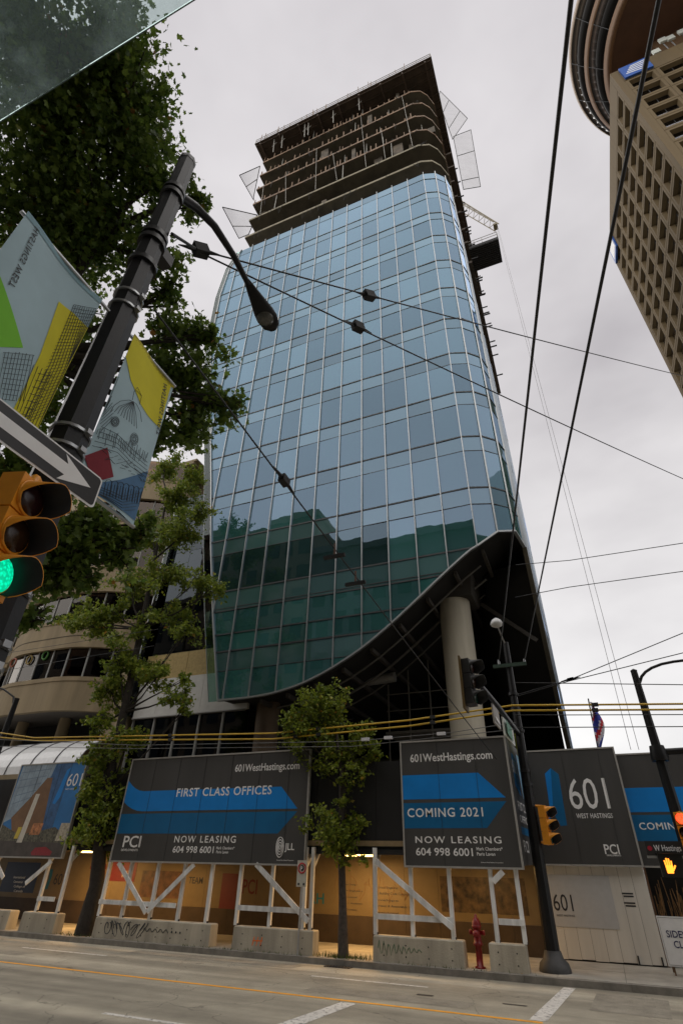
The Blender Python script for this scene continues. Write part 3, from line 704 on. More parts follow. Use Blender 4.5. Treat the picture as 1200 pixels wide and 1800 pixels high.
# ------------------------------------------------------------------ podium at the left foot of the tower
G_dark = glass_mat('dark_glass', (0.05, 0.065, 0.065), (0.75, 0.85, 0.95), 1.5, 0.02)
M_panel = mat('pale_metal_panel', (0.50, 0.50, 0.48), 0.5, var=0.1, scale=2)
M_frame = mat('grey_window_frame', (0.24, 0.24, 0.23), 0.5, var=0.1)
pod = thing('podium_wing', (-20, 24.5, 0.15), 'low dark-glass wing with pale panel band between the tower and the concrete building', 'building wing')
PY = 24.5
MB().box(-23.6, -15.95, PY + 1.2, 38, 0.15, 25).build('inner_wall', M_dark, pod)
for i in range(5):
    x0 = -23.3 + i * 1.52
    MB().box(x0 + 0.008, x0 + 1.512, PY - 0.12, PY + 0.1, 9.25, 11.35).build('metal_panel', M_panel, pod)
    MB().box(x0, x0 + 1.52, PY + 0.1, PY + 0.13, 6.0, 9.22).build('window_pane', G_dark, pod)
    MB().box(x0 - 0.05, x0 + 0.05, PY - 0.02, PY + 0.12, 6.0, 9.24).build('window_mullion', M_frame, pod)
    MB().box(x0 + 0.01, x0 + 1.5, PY, PY + 0.05, 11.4, 12.9).build('tan_panel', mat('tan_insulation', (0.34, 0.25, 0.09), 0.7, var=0.25), pod)
    for k in range(5):
        z = 12.95 + k * 2.4
        MB().box(x0 + 0.012, x0 + 1.508, PY + 0.02, PY + 0.05, z + 0.012, z + 2.388).build('window_pane', G_dark, pod)
MB().box(-23.36, -15.9, PY - 0.14, PY + 0.12, 9.2, 9.25).build('panel_trim', M_frame, pod)
MB().box(-23.7, -23.36, PY - 0.35, PY + 0.6, 9.4, 25).build('glass_return', G_fin, pod)
MB().box(-23.72, -23.66, PY - 0.38, PY - 0.3, 9.4, 25).build('corner_trim', M_alu, pod)

# ------------------------------------------------------------------ concrete building with rounded bays on the left
M_lc = mat('warm_concrete', (0.26, 0.205, 0.125), 0.85, var=0.22, scale=1.0, streak=True, bump=0.25, bscale=18)
M_brown = mat('bronze_glass_backing', (0.16, 0.11, 0.065), 0.6, var=0.5, scale=0.6)
G_bronze = glass_mat('bronze_glass', (0.34, 0.24, 0.14), (0.9, 0.85, 0.8), 1.5, 0.02)
nb = thing('concrete_building', (-34, 24, 0.15), 'tan concrete building with rounded window bays at the left', 'building')
def bow(u):
    """plan of the front: u runs along X from -48 to -24; bays swell towards the street and turn back at the ends"""
    x = -48 + u
    xs = (x + 24.2) / 14.0
    k = (xs - math.floor(xs))            # one bay each 9.6 m
    e = min(k, 1 - k) / 0.40
    e = 1.0 if e >= 1 else math.sin(e * math.pi / 2)
    return Vector((x, 26.2 - 2.8 * e, 0))
US = [i * 0.3 for i in range(int(23.8 / 0.3) + 1)]
def ribbon(z0, z1, off, th, name, material, us=US):
    pts = [bow(u) for u in us]; mb = MB(); vs = []
    for i, p in enumerate(pts):
        a = pts[max(0, i - 1)]; b = pts[min(len(pts) - 1, i + 1)]; d = (b - a).normalized(); n = Vector((d.y, -d.x, 0))
        o = p + n * off; q = o - n * th
        vs += [(o.x, o.y, z0), (o.x, o.y, z1), (q.x, q.y, z1), (q.x, q.y, z0)]
    fs = []
    for i in range(len(pts) - 1):
        for j in range(4): fs.append((i * 4 + j, (i + 1) * 4 + j, (i + 1) * 4 + (j + 1) % 4, i * 4 + (j + 1) % 4))
    mb.add(vs, fs); e = (len(pts) - 1) * 4; mb.f += [(0, 1, 2, 3), (e + 3, e + 2, e + 1, e)]; mb.sm += [False, False]
    return mb.build(name, material, nb)
FL = 3.95; Z1 = 9.9
for k in range(5):
    z = Z1 + FL * k
    ribbon(z, z + 2.05, 0.0, 0.35, 'concrete_band', M_lc)
    ribbon(z + 1.78, z + 1.9, 0.04, 0.06, 'band_ledge', M_lc)
    if k in (1, 2): ribbon(z + 0.75, z + 0.8, 0.012, 0.02, 'groove_line', mat('groove_dark', (0.06, 0.05, 0.035), 0.9))
    # window strip: pane by pane
    us = [i * 1.35 for i in range(int(23.8 / 1.35) + 1)]
    for a, b in zip(us, us[1:]):
        p, q = bow(a), bow(b); d = (q - p).normalized(); n = Vector((d.y, -d.x, 0)); z0, z1 = z + 2.05, z + FL
        o1, o2 = p - n * 0.22 + d * 0.03, q - n * 0.22 - d * 0.03
        MB().plate([(o1.x, o1.y, z0), (o2.x, o2.y, z0), (o2.x, o2.y, z1), (o1.x, o1.y, z1)], n, 0.015).build('window_pane', G_bronze, nb)
        MB().bar((p - n * 0.2) + Vector((0, 0, z0)), (p - n * 0.2) + Vector((0, 0, z1)), 0.09, 0.07, up=(0, 1, 0)).build('window_mullion', M_frame, nb)
        if random.random() < 0.4:
            o1, o2 = p - n * 0.5, q - n * 0.5; zz = z1 - random.uniform(0.5, 1.2)
            MB().plate([(o1.x, o1.y, zz), (o2.x, o2.y, zz), (o2.x, o2.y, z1), (o1.x, o1.y, z1)], n, 0.01).build('blind', mat('pale_blind', (0.36, 0.29, 0.2), 0.8), nb)
MB().box(-48, -24.3, 27.6, 27.8, 6, Z1 + FL * 5).build('inner_wall', M_brown, nb)
for k in range(6): MB().box(-48, -24.3, 25.75, 27.6, Z1 + FL * k + 0.3, Z1 + FL * k + 0.5).build('floor_slab', M_lc, nb)
MB().box(-48, -24.3, 25.5, 38, Z1 + FL * 5 - 0.2, Z1 + FL * 5).build('roof', M_lc, nb)
sfm = MB(); pts = [bow(u) for u in US]
sfm.plate([(p.x, p.y + 0.1, Z1 + 0.06) for p in pts] + [(-24.3, 27.7, Z1 + 0.06), (-48, 27.7, Z1 + 0.06)], (0, 0, 1), 0.05); sfm.build('soffit', mat('soffit_grey', (0.12, 0.11, 0.1), 0.9), nb)
MB().box(-48, -24.3, 26.6, 27.4, 0.15, Z1).build('ground_wall', M_dark, nb)
MB().box(-24.9, -23.75, 24.2, 27.4, 0.15, 12.4).build('end_pier', M_lc, nb)
for i in range(6):
    MB().lathe([(0.35, 0.15), (0.35, Z1)], (-26 - i * 3.7, 25.4, 0), n=14).build('pillar', M_lc, nb)
# bright ring stickers on the lower window strip
for j, (px, py, c) in enumerate(((24, 1165, (0.22, 0.05, 0.015)), (52, 1160, (0.22, 0.15, 0.02)), (80, 1152, (0.05, 0.17, 0.025)))):
    q = onY((px, py), 23.55); mb = MB()
    mb.tube([q + Vector((0.24 * math.cos(a), 0, 0.28 * math.sin(a))) for a in [i * 2 * math.pi / 16 for i in range(17)]], 0.055, 6)
    mb.build('window_sticker', mat('sticker_%d' % j, c, 0.6, var=0), nb)

# curved white canopy in front of the concrete building
cn = thing('curved_canopy', (-30, 23, 6), 'white curved metal canopy below the rounded concrete bays', 'canopy')
M_can = mat('white_canopy_sheet', (0.58, 0.59, 0.60), 0.35, metal=0.1, var=0.08)
for i in range(12):
    x0 = -44 + i * 1.66; vs = []; fs = []
    for k in range(9):
        a = k / 8 * math.pi / 2; y = 24.6 - 2.6 * math.sin(a); z = 6.2 + 2.0 * math.cos(a)
        for x in (x0 + 0.012, x0 + 1.648): vs += [(x, y, z), (x, y + 0.02, z - 0.05)]
    for k in range(8):
        b = k * 4; fs += [(b, b + 2, b + 6, b + 4), (b + 1, b + 5, b + 7, b + 3), (b, b + 4, b + 5, b + 1), (b + 2, b + 3, b + 7, b + 6)]
    fs += [(0, 1, 3, 2), (32, 34, 35, 33)]
    mb = MB(); mb.add(vs, fs, False); mb.build('canopy_sheet', M_can, cn)
    sm = MB(); sm.tube([(x0, 24.6 - 2.62 * math.sin(k / 8 * math.pi / 2), 6.2 + 2.02 * math.cos(k / 8 * math.pi / 2)) for k in range(9)], 0.03, 6)
    sm.build('canopy_rib', mat('canopy_rib_grey', (0.10, 0.10, 0.11), 0.5), cn)
MB().box(-44, -24.1, 22.0, 22.25, 5.7, 6.2).build('canopy_gutter', M_lc, cn)
MB().box(-44, -24.1, 24.5, 24.7, 0.15, 8.2).build('canopy_wall', M_lc, cn)

# ------------------------------------------------------------------ precast tower with round lookout at the upper right
M_pre = mat('tan_precast', (0.105, 0.071, 0.028), 0.8, var=0.12, scale=0.6, streak=True, bump=0.1, bscale=8)
M_pre_d = mat('tan_precast_reveal', (0.11, 0.075, 0.036), 0.85, var=0.12)
G_win = glass_mat('grey_window_glass', (0.30, 0.30, 0.32), (0.92, 0.93, 1.0), 1.7, 0.02)
pt = thing('precast_tower', (35, 50, 0), 'tan precast concrete tower with deep windows and a round lookout on top', 'office tower')
RX, RY = 22.8, 37.05; BAY = 3.63; FH = 3.25; RTOP = 94.7; WZ0 = 89.2
def panel_mesh(name, W, H, ww, wh, depth):
    """precast unit with a window hole, front on plane 0 facing -N: local u, v, depth"""
    vs = []; fs = []
    a = [(0, 0), (W, 0), (W, H), (0, H)]; g = 0.012
    a = [(g, g), (W - g, g), (W - g, H - g), (g, H - g)]
    b = [((W - ww) / 2, (H - wh) / 2), ((W + ww) / 2, (H - wh) / 2), ((W + ww) / 2, (H + wh) / 2), ((W - ww) / 2, (H + wh) / 2)]
    b2 = [(W / 2 + (x - W / 2) * 1.0, H / 2 + (y - H / 2) * 1.0) for x, y in b]
    bi = [(W / 2 + (x - W / 2) * 0.9, H / 2 + (y - H / 2) * 0.84) for x, y in b]
    L = [[(u, v, 0.05) for u, v in a], [(u + (0.1 if u < W / 2 else -0.1), v + (0.1 if v < H / 2 else -0.1), 0.0) for u, v in a], [(u, v, 0.0) for u, v in b2], [(u, v, depth) for u, v in bi], [(u, v, 0.3) for u, v in a]]
    for r in L: vs += r
    def ring(i, j): return [(i * 4 + k, i * 4 + (k + 1) % 4, j * 4 + (k + 1) % 4, j * 4 + k) for k in range(4)]
    fs = ring(0, 1) + ring(1, 2) + ring(2, 3) + ring(4, 0)
    return vs, fs, bi
def make_panel(u_dir, n_dir):
    vs, fs, bi = panel_mesh('p', BAY, FH, 2.85, 2.3, 0.5)
    P = lambda q: u_dir * q[0] + Vector((0, 0, 1)) * q[1] - n_dir * q[2]
    me = bpy.data.meshes.new('precast_panel'); me.from_pydata([P(q) for q in vs], [], fs); me.materials.append(M_pre); me.update()
    gw = [(u, v, 0.53) for u, v in bi]
    mg = bpy.data.meshes.new('window_pane'); mg.from_pydata([P(q) for q in gw] + [P((u, v, 0.56)) for u, v, _ in gw], [], [(0, 1, 2, 3), (7, 6, 5, 4), (0, 4, 5, 1), (1, 5, 6, 2), (2, 6, 7, 3), (3, 7, 4, 0)])
    mg.materials.append(G_win); mg.update()
    x0, x1 = bi[0][0], bi[1][0]; y0, y1 = bi[0][1], bi[2][1]; mb = MB()
    cxm = (x0 + x1) / 2
    mb.add([P(q) for q in ((cxm - .03, y0, .5), (cxm + .03, y0, .5), (cxm + .03, y1, .5), (cxm - .03, y1, .5), (cxm - .03, y0, .53), (cxm + .03, y0, .53), (cxm + .03, y1, .53), (cxm - .03, y1, .53))], [(0, 1, 2, 3), (0, 4, 5, 1), (1, 5, 6, 2), (2, 6, 7, 3), (3, 7, 4, 0)])
    mm = bpy.data.meshes.new('window_bar'); mm.from_pydata(mb.v, [], mb.f); mm.materials.append(M_gask); mm.update()
    bl = []
    for fr, cc in ((0.35, 0), (0.55, 0), (0.8, 1), (1.0, 1), (0.5, 2)):
        Mb = mat('tower_blind_%d' % cc, ((0.36, 0.36, 0.40), (0.26, 0.25, 0.27), (0.2, 0.15, 0.1))[cc], 0.8, var=0.05)
        bm_ = bpy.data.meshes.new('window_blind'); yt = y0 + (y1 - y0) * fr
        bm_.from_pydata([P(q) for q in ((x0, y0, .575), (x1, y0, .575), (x1, yt, .575), (x0, yt, .575))], [], [(0, 1, 2, 3)]); bm_.materials.append(Mb); bm_.update(); bl.append(bm_)
    return me, mg, mm, bl
def put_panel(meshes, pos):
    o = bpy.data.objects.new('precast_panel', meshes[0]); col.objects.link(o); o.parent = pt; o.location = pos - ORG[pt]
    g = bpy.data.objects.new('window_pane', meshes[1]); col.objects.link(g); g.parent = o
    if random.random() < 0.75:
        g = bpy.data.objects.new('window_blind', random.choice(meshes[3])); col.objects.link(g); g.parent = o
    g = bpy.data.objects.new('window_bar', meshes[2]); col.objects.link(g); g.parent = o
left_face = make_panel(Vector((0, 1, 0)), Vector((-1, 0, 0)))
right_face = make_panel(Vector((1, 0, 0)), Vector((0, -1, 0)))
NB = 7
for i in range(NB):
    for k in range(22):
        put_panel(left_face, Vector((RX, RY + 0.85 + i * BAY, WZ0 - FH / 2 - k * FH)))
for i in range(5):
    for k in range(20):
        put_panel(right_face, Vector((RX + 0.85 + i * BAY, RY, WZ0 - FH / 2 - k * FH)))
ZP = WZ0 + FH / 2
MB().box(RX + 0.012, RX + 0.838, RY + 0.002, RY + 0.838, 10, RTOP).build('corner_pier', M_pre, pt)
for i in range(NB):
    MB().box(RX + 0.002, RX + 0.6, RY + 0.86 + i * BAY, RY + 0.84 + (i + 1) * BAY, ZP + 0.02, RTOP).build('parapet_panel', M_pre, pt)
for i in range(5):
    MB().box(RX + 0.86 + i * BAY, RX + 0.84 + (i + 1) * BAY, RY + 0.002, RY + 0.6, ZP + 0.02, RTOP).build('parapet_panel', M_pre, pt)
YE = RY + 0.85 + NB * BAY
MB().box(RX + 0.01, RX + 0.8, YE + 0.015, YE + 0.85, 10, RTOP).build('corner_pier', M_pre, pt)
MB().box(RX + 0.62, RX + 30, RY + 0.62, YE + 0.6, 5, RTOP - 0.6).build('inner_block', M_gask, pt)
MB().box(RX + 0.3, RX + 30, RY + 0.3, YE + 0.7, RTOP - 0.58, RTOP - 0.5).build('roof', M_pre_d, pt)
MB().box(RX, RX + 30, RY, YE + 0.6, 0.0, 17).build('base_block', M_pre, pt)
# blue sign with white strokes on the corner
sg = MB().box(RX + 1.0, RX + 4.4, RY - 0.28, RY - 0.03, 91.0, 94.4).build('blue_sign', mat('sign_blue', (0.015, 0.085, 0.36), 0.4, var=0.05), pt)
M_wh = mat('white_vinyl', (0.78, 0.79, 0.80), 0.5, var=0.04)
for i in range(5):
    x = RX + 1.25 + i * 0.22; z = 92.0 + i * 0.42
    MB().bar((x + 0.1, RY - 0.29, z), (RX + 3.3 + i * 0.2, RY - 0.29, z - 0.35 + i * 0.12), 0.02, 0.2).build('sign_stroke', M_wh, sg)
sg2 = MB().box(RX - 0.3, RX - 0.03, YE - 3.2, YE + 0.2, 89.6, 93.4).build('blue_sign', MATS['sign_blue'], pt)
MB().box(RX - 0.33, RX - 0.305, YE - 2.9, YE - 0.2, 90.2, 93.0).build('sign_panel', M_wh, sg2)
# round lookout
C0 = Vector((39.5, 40.0, 0))
M_copper = mat('copper_rim', (0.17, 0.09, 0.042), 0.45, var=0.12)
M_rim = mat('pale_rim', (0.30, 0.23, 0.17), 0.5, var=0.1)
G_look = glass_mat('smoked_lookout_glass', (0.03, 0.03, 0.03), (0.6, 0.6, 0.6), 1.12, 0.03, body=0.9, bodyc=(0.01, 0.009, 0.008))
def ringd(r0, r1, z0, z1, name, material, par=pt, n=96):
    vs = []
    for k in range(n):
        a = 2 * math.pi * k / n; c, s = math.cos(a), math.sin(a)
        vs += [C0 + Vector((r0 * c, r0 * s, z0)), C0 + Vector((r1 * c, r1 * s, z1)), C0 + Vector((r1 * c - 0.4 * c, r1 * s - 0.4 * s, z1)), C0 + Vector((r0 * c - 0.4 * c, r0 * s - 0.4 * s, z0))]
    fs = [(k * 4 + j, ((k + 1) % n) * 4 + j, ((k + 1) % n) * 4 + (j + 1) % 4, k * 4 + (j + 1) % 4) for k in range(n) for j in range(4)]
    mb = MB(); mb.add(vs, fs, True); return mb.build(name, material, par)
ringd(18.3, 18.5, 111.6, 112.3, 'lookout_rim', M_rim)
lk = ringd(17.0, 18.25, 108.2, 111.6, 'lookout_glazing', G_look)
ringd(16.6, 17.1, 107.5, 108.2, 'lookout_rim', M_copper)
lk2 = ringd(15.1, 16.6, 104.4, 107.5, 'lookout_glazing', G_look)
ringd(14.6, 15.2, 103.7, 104.4, 'lookout_rim', M_copper)
for k in range(9):
    a = math.pi * 0.6 + k * (math.pi * 0.9 / 9); c, s = math.cos(a), math.sin(a)
    MB().bar(C0 + Vector((17.05 * c, 17.05 * s, 108.2)), C0 + Vector((18.3 * c, 18.3 * s, 111.6)), 0.06, 0.05).build('glazing_bar', M_gask, lk)
    MB().bar(C0 + Vector((15.15 * c, 15.15 * s, 104.4)), C0 + Vector((16.65 * c, 16.65 * s, 107.5)), 0.06, 0.05).build('glazing_bar', M_gask, lk2)
M_sof = mat('brown_soffit', (0.085, 0.038, 0.018), 0.7, var=0.2, scale=0.4)
mb = MB(); mb.lathe([(14.7, 103.75), (14.7, 112), (18.3, 112.2)], C0, n=64, smooth=False); mb.build('lookout_soffit', M_sof, pt)
MB().box(C0.x - 9.0, C0.x + 9, C0.y - 1.0, C0.y + 13, 94, 103.8).build('roof_house', mat('roof_house_tan', (0.13, 0.072, 0.033), 0.8, var=0.15), pt)
MB().box(C0.x - 12.5, C0.x + 9, C0.y + 5, C0.y + 14, 94, 100).build('roof_house', MATS['roof_house_tan'], pt)
# equipment above the parapet
for i, (px, py) in enumerate(((1163, 70), (1177, 66), (1197, 55), (1152, 90))):
    q = onY((px, py), 37.6)
    eq = MB().box(q.x - 0.45, q.x + 0.45, 37.5, 37.75, q.z - 0.7, q.z + 0.5).build('roof_aerial', mat('aerial_white', (0.55, 0.58, 0.54), 0.5), pt)
    MB().tube([(q.x, 37.9, RTOP - 0.5), (q.x, 37.9, q.z + 0.5)], 0.08, 6).build('aerial_mast', M_steel, eq)

# ------------------------------------------------------------------ street wall behind the viewpoint (seen mirrored in the glass)
def back_block(label, x0, x1, y, h, c, fl, nb_, roofbits=()):
    o = thing('street_building', ((x0 + x1) / 2, y, 0.15), label, 'building', 'buildings across the street mirrored in the tower')
    Mw = mat('wall_%s' % label[:9].replace(' ', '_'), c, 0.85, var=0.2, scale=0.5)
    MB().box(x0, x1, y - 12, y, 0.15, h).build('wall', Mw, o)
    MB().box(x0 - 0.2, x1 + 0.2, y - 12.2, y + 0.4, h, h + 0.9).build('cornice', Mw, o)
    for k in range(int((h - 5) / fl)):
        z = 5.2 + k * fl
        for i in range(nb_):
            xx = x0 + (i + 0.18) * (x1 - x0) / nb_
            MB().box(xx, xx + 0.64 * (x1 - x0) / nb_, y + 0.003, y + 0.05, z, z + fl * 0.55).build('window', G_dark, o)
    for (a, b, zz) in roofbits: MB().box(a, b, y - 9, y - 3, h + 0.9, zz).build('roof_house', Mw, o)
back_block('brown brick office block mirrored in the lower left glass', -46, -26.5, -5.5, 41, (0.24, 0.18, 0.13), 3.8, 8, ((-44, -37, 45),))
back_block('grey stone block mirrored across the middle glass', -26, -4, -5.5, 35, (0.22, 0.22, 0.22), 3.8, 9, ((-22, -15, 37.5),))
back_block('tan stone block mirrored in the right hand glass', -3.5, 22, -5.5, 36.5, (0.32, 0.28, 0.22), 3.8, 10, ((4, 12, 40),))
back_block('pale stone block mirrored in the far left glass', -75, -46.5, -5.5, 33, (0.20, 0.18, 0.15), 3.8, 9)
back_block('dark stone block mirrored in the far right glass', 24, 52, -5.5, 38, (0.11, 0.10, 0.09), 3.8, 8)

# ------------------------------------------------------------------ covered walkway and hoardings
M_bbgrey = mat('billboard_grey', (0.052, 0.051, 0.050), 0.5, var=0.16, scale=1.1, streak=True, bump=0.12, bscale=2.2)
M_bblue = mat('billboard_blue', (0.003, 0.20, 0.60), 0.4, var=0.10, scale=1.0, bump=0.12, bscale=2.2)
M_bblue2 = mat('billboard_dark_blue', (0.002, 0.115, 0.28), 0.4, var=0.12, scale=1.0, bump=0.12, bscale=2.2)
M_btxt = mat('billboard_white', (0.78, 0.78, 0.78), 0.5, var=0.04)
M_wtim = mat('white_painted_timber', (0.66, 0.67, 0.67), 0.65, var=0.35, scale=4, streak=True)
M_barr = mat('barrier_concrete', (0.38, 0.345, 0.275), 0.85, var=0.28, scale=2.2, bump=0.35, bscale=26, streak=True)
M_ink = mat('graffiti_ink', (0.015, 0.02, 0.028), 0.5, var=0)
M_inkg = mat('graffiti_green', (0.03, 0.13, 0.05), 0.5, var=0)
M_inko = mat('spray_orange', (0.75, 0.16, 0.02), 0.6, var=0)
BBY = 18.62
def px_rect(tl, br, y, k=0.0):
    a = onY(tl, y); b = onY(br, y); return a.x, b.x, b.z, a.z
def text_px(parent, sx, material, pl, pr, ptop, y, spacing=1.0, off=0.006):
    """lettering on the plane Y=y between two base-line pixels; capital height from a pixel above the left end"""
    a = onY(pl, y - off); b = onY(pr, y - off); t = onY(ptop, y - off)
    U = Vector((b.x - a.x, 0, 0)); a.y = b.y = y - off
    z = (a.z + b.z) / 2; a.z = z
    return text_fit(parent, sx, material, a, (1, 0, 0), (0, 0, 1), b.x - a.x, t.z - z, spacing)
def flat(parent, pts, material, y, off=0.003, name='printed_shape'):
    return MB().sheet([(x, y - off, z) for x, z in pts]).build(name, material, parent)
def pxs(pts, y): return [(lambda q: (q.x, q.z))(onY(p, y)) for p in pts]
def board(name, label, x0, x1, z0, z1, y, th=0.12, material=None):
    o = thing(name, ((x0 + x1) / 2, y, z0), label, 'billboard', 'grey hoarding billboards')
    MB().box(x0, x1, y, y + th, z0, z1).build('panel', material or M_bbgrey, o)
    for k in range(1, int((x1 - x0) / 1.22) + 1):
        xx = x0 + k * 1.22
        if xx < x1 - 0.2: MB().box(xx - 0.004, xx + 0.004, y - 0.0095, y - 0.0005, z0, z1).build('panel_joint', mat('board_joint', (0.03, 0.03, 0.032), 0.6), o)
    t = 0.05
    for a in ((x0 - t, x1 + t, z1, z1 + t), (x0 - t, x1 + t, z0 - t, z0), (x0 - t, x0, z0, z1), (x1, x1 + t, z0, z1)):
        MB().box(a[0], a[1], y - 0.02, y + th, a[2], a[3]).build('frame_strip', mat('board_frame', (0.32, 0.31, 0.29), 0.6), o)
    return o
# --- large left board
BX0, BX1, BZ0, BZ1 = -17.2, -9.1, 2.42, 5.88
bb = board('billboard', 'wide grey billboard with two blue arrows reading first class offices', BX0, BX1, BZ0, BZ1, BBY)
arrow = [(BX0, 5.12)] + [(BX0 + 0.9 * t, 4.72 + 0.40 * (1 - t) ** 2) for t in (0.25, 0.5, 0.75, 1.0)] + [(-10.15, 4.72), (-9.45, 4.02), (BX0 + 1.0, 4.02)] + [(BX0 + 1.0 - 1.0 * t, 4.02 + 0.33 * t * t) for t in (0.25, 0.5, 0.75, 1.0)]
flat(bb, arrow, M_bblue, BBY); flat(bb, [(BX0, 3.94), (-9.45, 3.94), (-10.15, 3.28), (BX0, 3.28)], M_bblue2, BBY)
text_px(bb, '601WestHastings.com', M_btxt, (413, 1356), (526, 1352), (414, 1344), BBY)
text_px(bb, 'FIRST CLASS OFFICES', M_btxt, (310, 1400), (477, 1396), (311, 1386), BBY, 1.1)
text_px(bb, 'PCI', M_btxt, (215, 1489), (246, 1489), (217, 1469), BBY); text_px(bb, 'DEVELOPMENTS', M_btxt, (213, 1496), (242, 1496), (213, 1492), BBY)
text_px(bb, 'NOW LEASING', M_btxt, (306, 1481), (414, 1481), (307, 1469), BBY, 1.25)
text_px(bb, '604 998 6001', M_btxt, (303, 1499), (375, 1499), (303, 1487), BBY)
text_px(bb, "Mark Chambers*", M_btxt, (380, 1493), (412, 1493), (380, 1488), BBY); text_px(bb, 'Paris Lavan', M_btxt, (380, 1500), (401, 1500), (380, 1495), BBY)
text_px(bb, 'JLL', M_btxt, (500, 1494), (517, 1494), (500, 1482), BBY)
text_px(bb, 'Personal Real Estate Corporation', M_btxt, (486, 1513), (516, 1513), (486, 1511), BBY)
q = onY((492, 1489), BBY)
for r in (0.05, 0.11, 0.17, 0.23):
    mb = MB(); mb.tube([(q.x + 0.62 * r * math.cos(a), BBY - 0.005, q.z + 1.25 * r * math.sin(a)) for a in [i * math.pi / 12 for i in range(25)]], 0.014, 4); mb.build('ring_mark', M_btxt, bb)
# --- corner board
CX0, CX1, CZ0, CZ1 = -5.63, -2.2, 2.45, 5.93
bc = board('billboard', 'grey corner billboard with two blue arrows reading coming 2021', CX0, CX1, CZ0, CZ1, BBY)
flat(bc, [(CX0, 4.93), (-3.13, 4.93), (-2.38, 4.22), (CX0, 4.22)], M_bblue, BBY); flat(bc, [(CX0, 4.12), (-2.38, 4.12), (-3.05, 3.42), (CX0, 3.42)], M_bblue2, BBY)
text_px(bc, '601WestHastings.com', M_btxt, (721, 1341), (865, 1332), (723, 1326), BBY)
text_px(bc, 'COMING 2021', M_btxt, (716, 1437), (849, 1434), (717, 1421), BBY, 1.12)
text_px(bc, 'NOW LEASING', M_btxt, (730, 1483), (881, 1481), (730, 1470), BBY, 1.25)
text_px(bc, '604 998 6001', M_btxt, (731, 1504), (831, 1504), (731, 1490), BBY)
text_px(bc, "Mark Chambers*", M_btxt, (837, 1495), (883, 1495), (837, 1489), BBY); text_px(bc, 'Paris Lavan', M_btxt, (838, 1504), (870, 1504), (838, 1498), BBY)
text_px(bc, 'Personal Real Estate Corporation', M_btxt, (845, 1517), (884, 1517), (845, 1515), BBY)
# its side board runs back from the kerb
sb = thing('side_billboard', (-2.1, 20.4, 2.6), 'narrow grey billboard with small blue print on the side of the corner board', 'billboard', 'grey hoarding billboards')
sa, sb_ = Vector((-2.14, 18.78, 0)), Vector((-1.98, 22.1, 0)); sdn = (sb_ - sa).normalized(); snn = Vector((sdn.y, -sdn.x, 0))
def side_pt(u, z, off=0.0): p = sa + sdn * u + snn * off; return (p.x, p.y, z)
MB().plate([side_pt(0, 2.5), side_pt(3.3, 2.6), side_pt(3.3, 5.93), side_pt(0, 5.93)], snn, 0.1).build('panel', M_bbgrey, sb)
MB().sheet([side_pt(0.5, 5.6, .004), side_pt(1.3, 5.6, .004), side_pt(1.3, 4.4, .004), side_pt(0.5, 4.6, .004)]).build('printed_shape', M_bblue, sb)
MB().sheet([side_pt(1.5, 5.7, .004), side_pt(3.0, 5.7, .004), side_pt(2.6, 4.0, .004), side_pt(1.7, 4.4, .004)]).build('printed_shape', mat('print_pale_blue', (0.25, 0.45, 0.62), 0.5), sb)
MB().sheet([side_pt(0.4, 3.5, .004), side_pt(2.4, 3.5, .004), side_pt(2.4, 3.3, .004), side_pt(0.4, 3.3, .004)]).build('printed_shape', M_bblue2, sb)
for t, z, h in (('601', 5.0, 0.42), ('FIRST CLASS', 3.95, 0.24), ('OFFICES', 3.62, 0.2), ('PCI', 2.85, 0.3)):
    text_fit(sb, t, M_btxt, side_pt(0.4, z, 0.006), sdn, (0, 0, 1), 1.9 if len(t) > 3 else 0.8, h)
# --- left board with a picture of the finished tower
LX0, LX1, LZ0, LZ1 = -23.6, -19.75, 2.48, 5.92
lb = board('billboard', 'billboard with a picture of the finished tower and street at far left', LX0, LX1, LZ0, LZ1, BBY, material=mat('print_sky_blue', (0.02, 0.16, 0.42), 0.45, var=0.25, scale=0.7))
def lf(pts, material, off): return flat(lb, [(LX0 + u * (LX1 - LX0), LZ0 + v * (LZ1 - LZ0)) for u, v in pts], material, BBY, off)
M_pg = mat('print_glass', (0.26, 0.34, 0.42), 0.4, var=0.3, scale=2)
lf([(0, .35), (.17, .42), (.52, .86), (.55, 1), (.02, 1)], M_pg, .003)
for i in range(6): lf([(.05 + i * .08, .45 + i * .06), (.055 + i * .08, .455 + i * .06), (.075 + i * .085, 1), (.07 + i * .085, 1)], mat('print_line', (0.12, 0.18, 0.25), 0.5), .005)
for i in range(5): lf([(.04, .55 + i * .09), (.3 + i * .05, .62 + i * .08), (.3 + i * .05, .627 + i * .08), (.04, .557 + i * .09)], MATS['print_line'], .005)
lf([(.52, .86), (.56, 1), (.80, 1), (.76, .25), (.56, .2)], mat('print_tower_blue', (0.03, 0.10, 0.24), 0.45, var=0.35, scale=4), .004)
lf([(.10, .40), (.30, .62), (.47, .84), (.55, .84), (.62, .25), (.2, .2)], mat('print_brown', (0.17, 0.085, 0.035), 0.5, var=0.3, scale=1.5), .006)
lf([(.37, .66), (.43, .66), (.38, .14), (.30, .14)], mat('print_cream', (0.55, 0.52, 0.45), 0.5), .008)
lf([(0, .0), (1, .0), (1, .14), (0, .16)], mat('print_street', (0.06, 0.05, 0.045), 0.6, var=0.4, scale=3), .007)
lf([(0, .16), (1, .14), (1, .2), (.8, .3), (.6, .26), (.3, .22), (0, .33)], mat('print_crowd', (0.09, 0.085, 0.06), 0.6, var=0.95, scale=14), .007)
lf([(.45, .22), (.60, .22), (.62, .34), (.47, .34)], mat('print_shop', (0.40, 0.16, 0.06), 0.5, var=0.7, scale=9), .009)
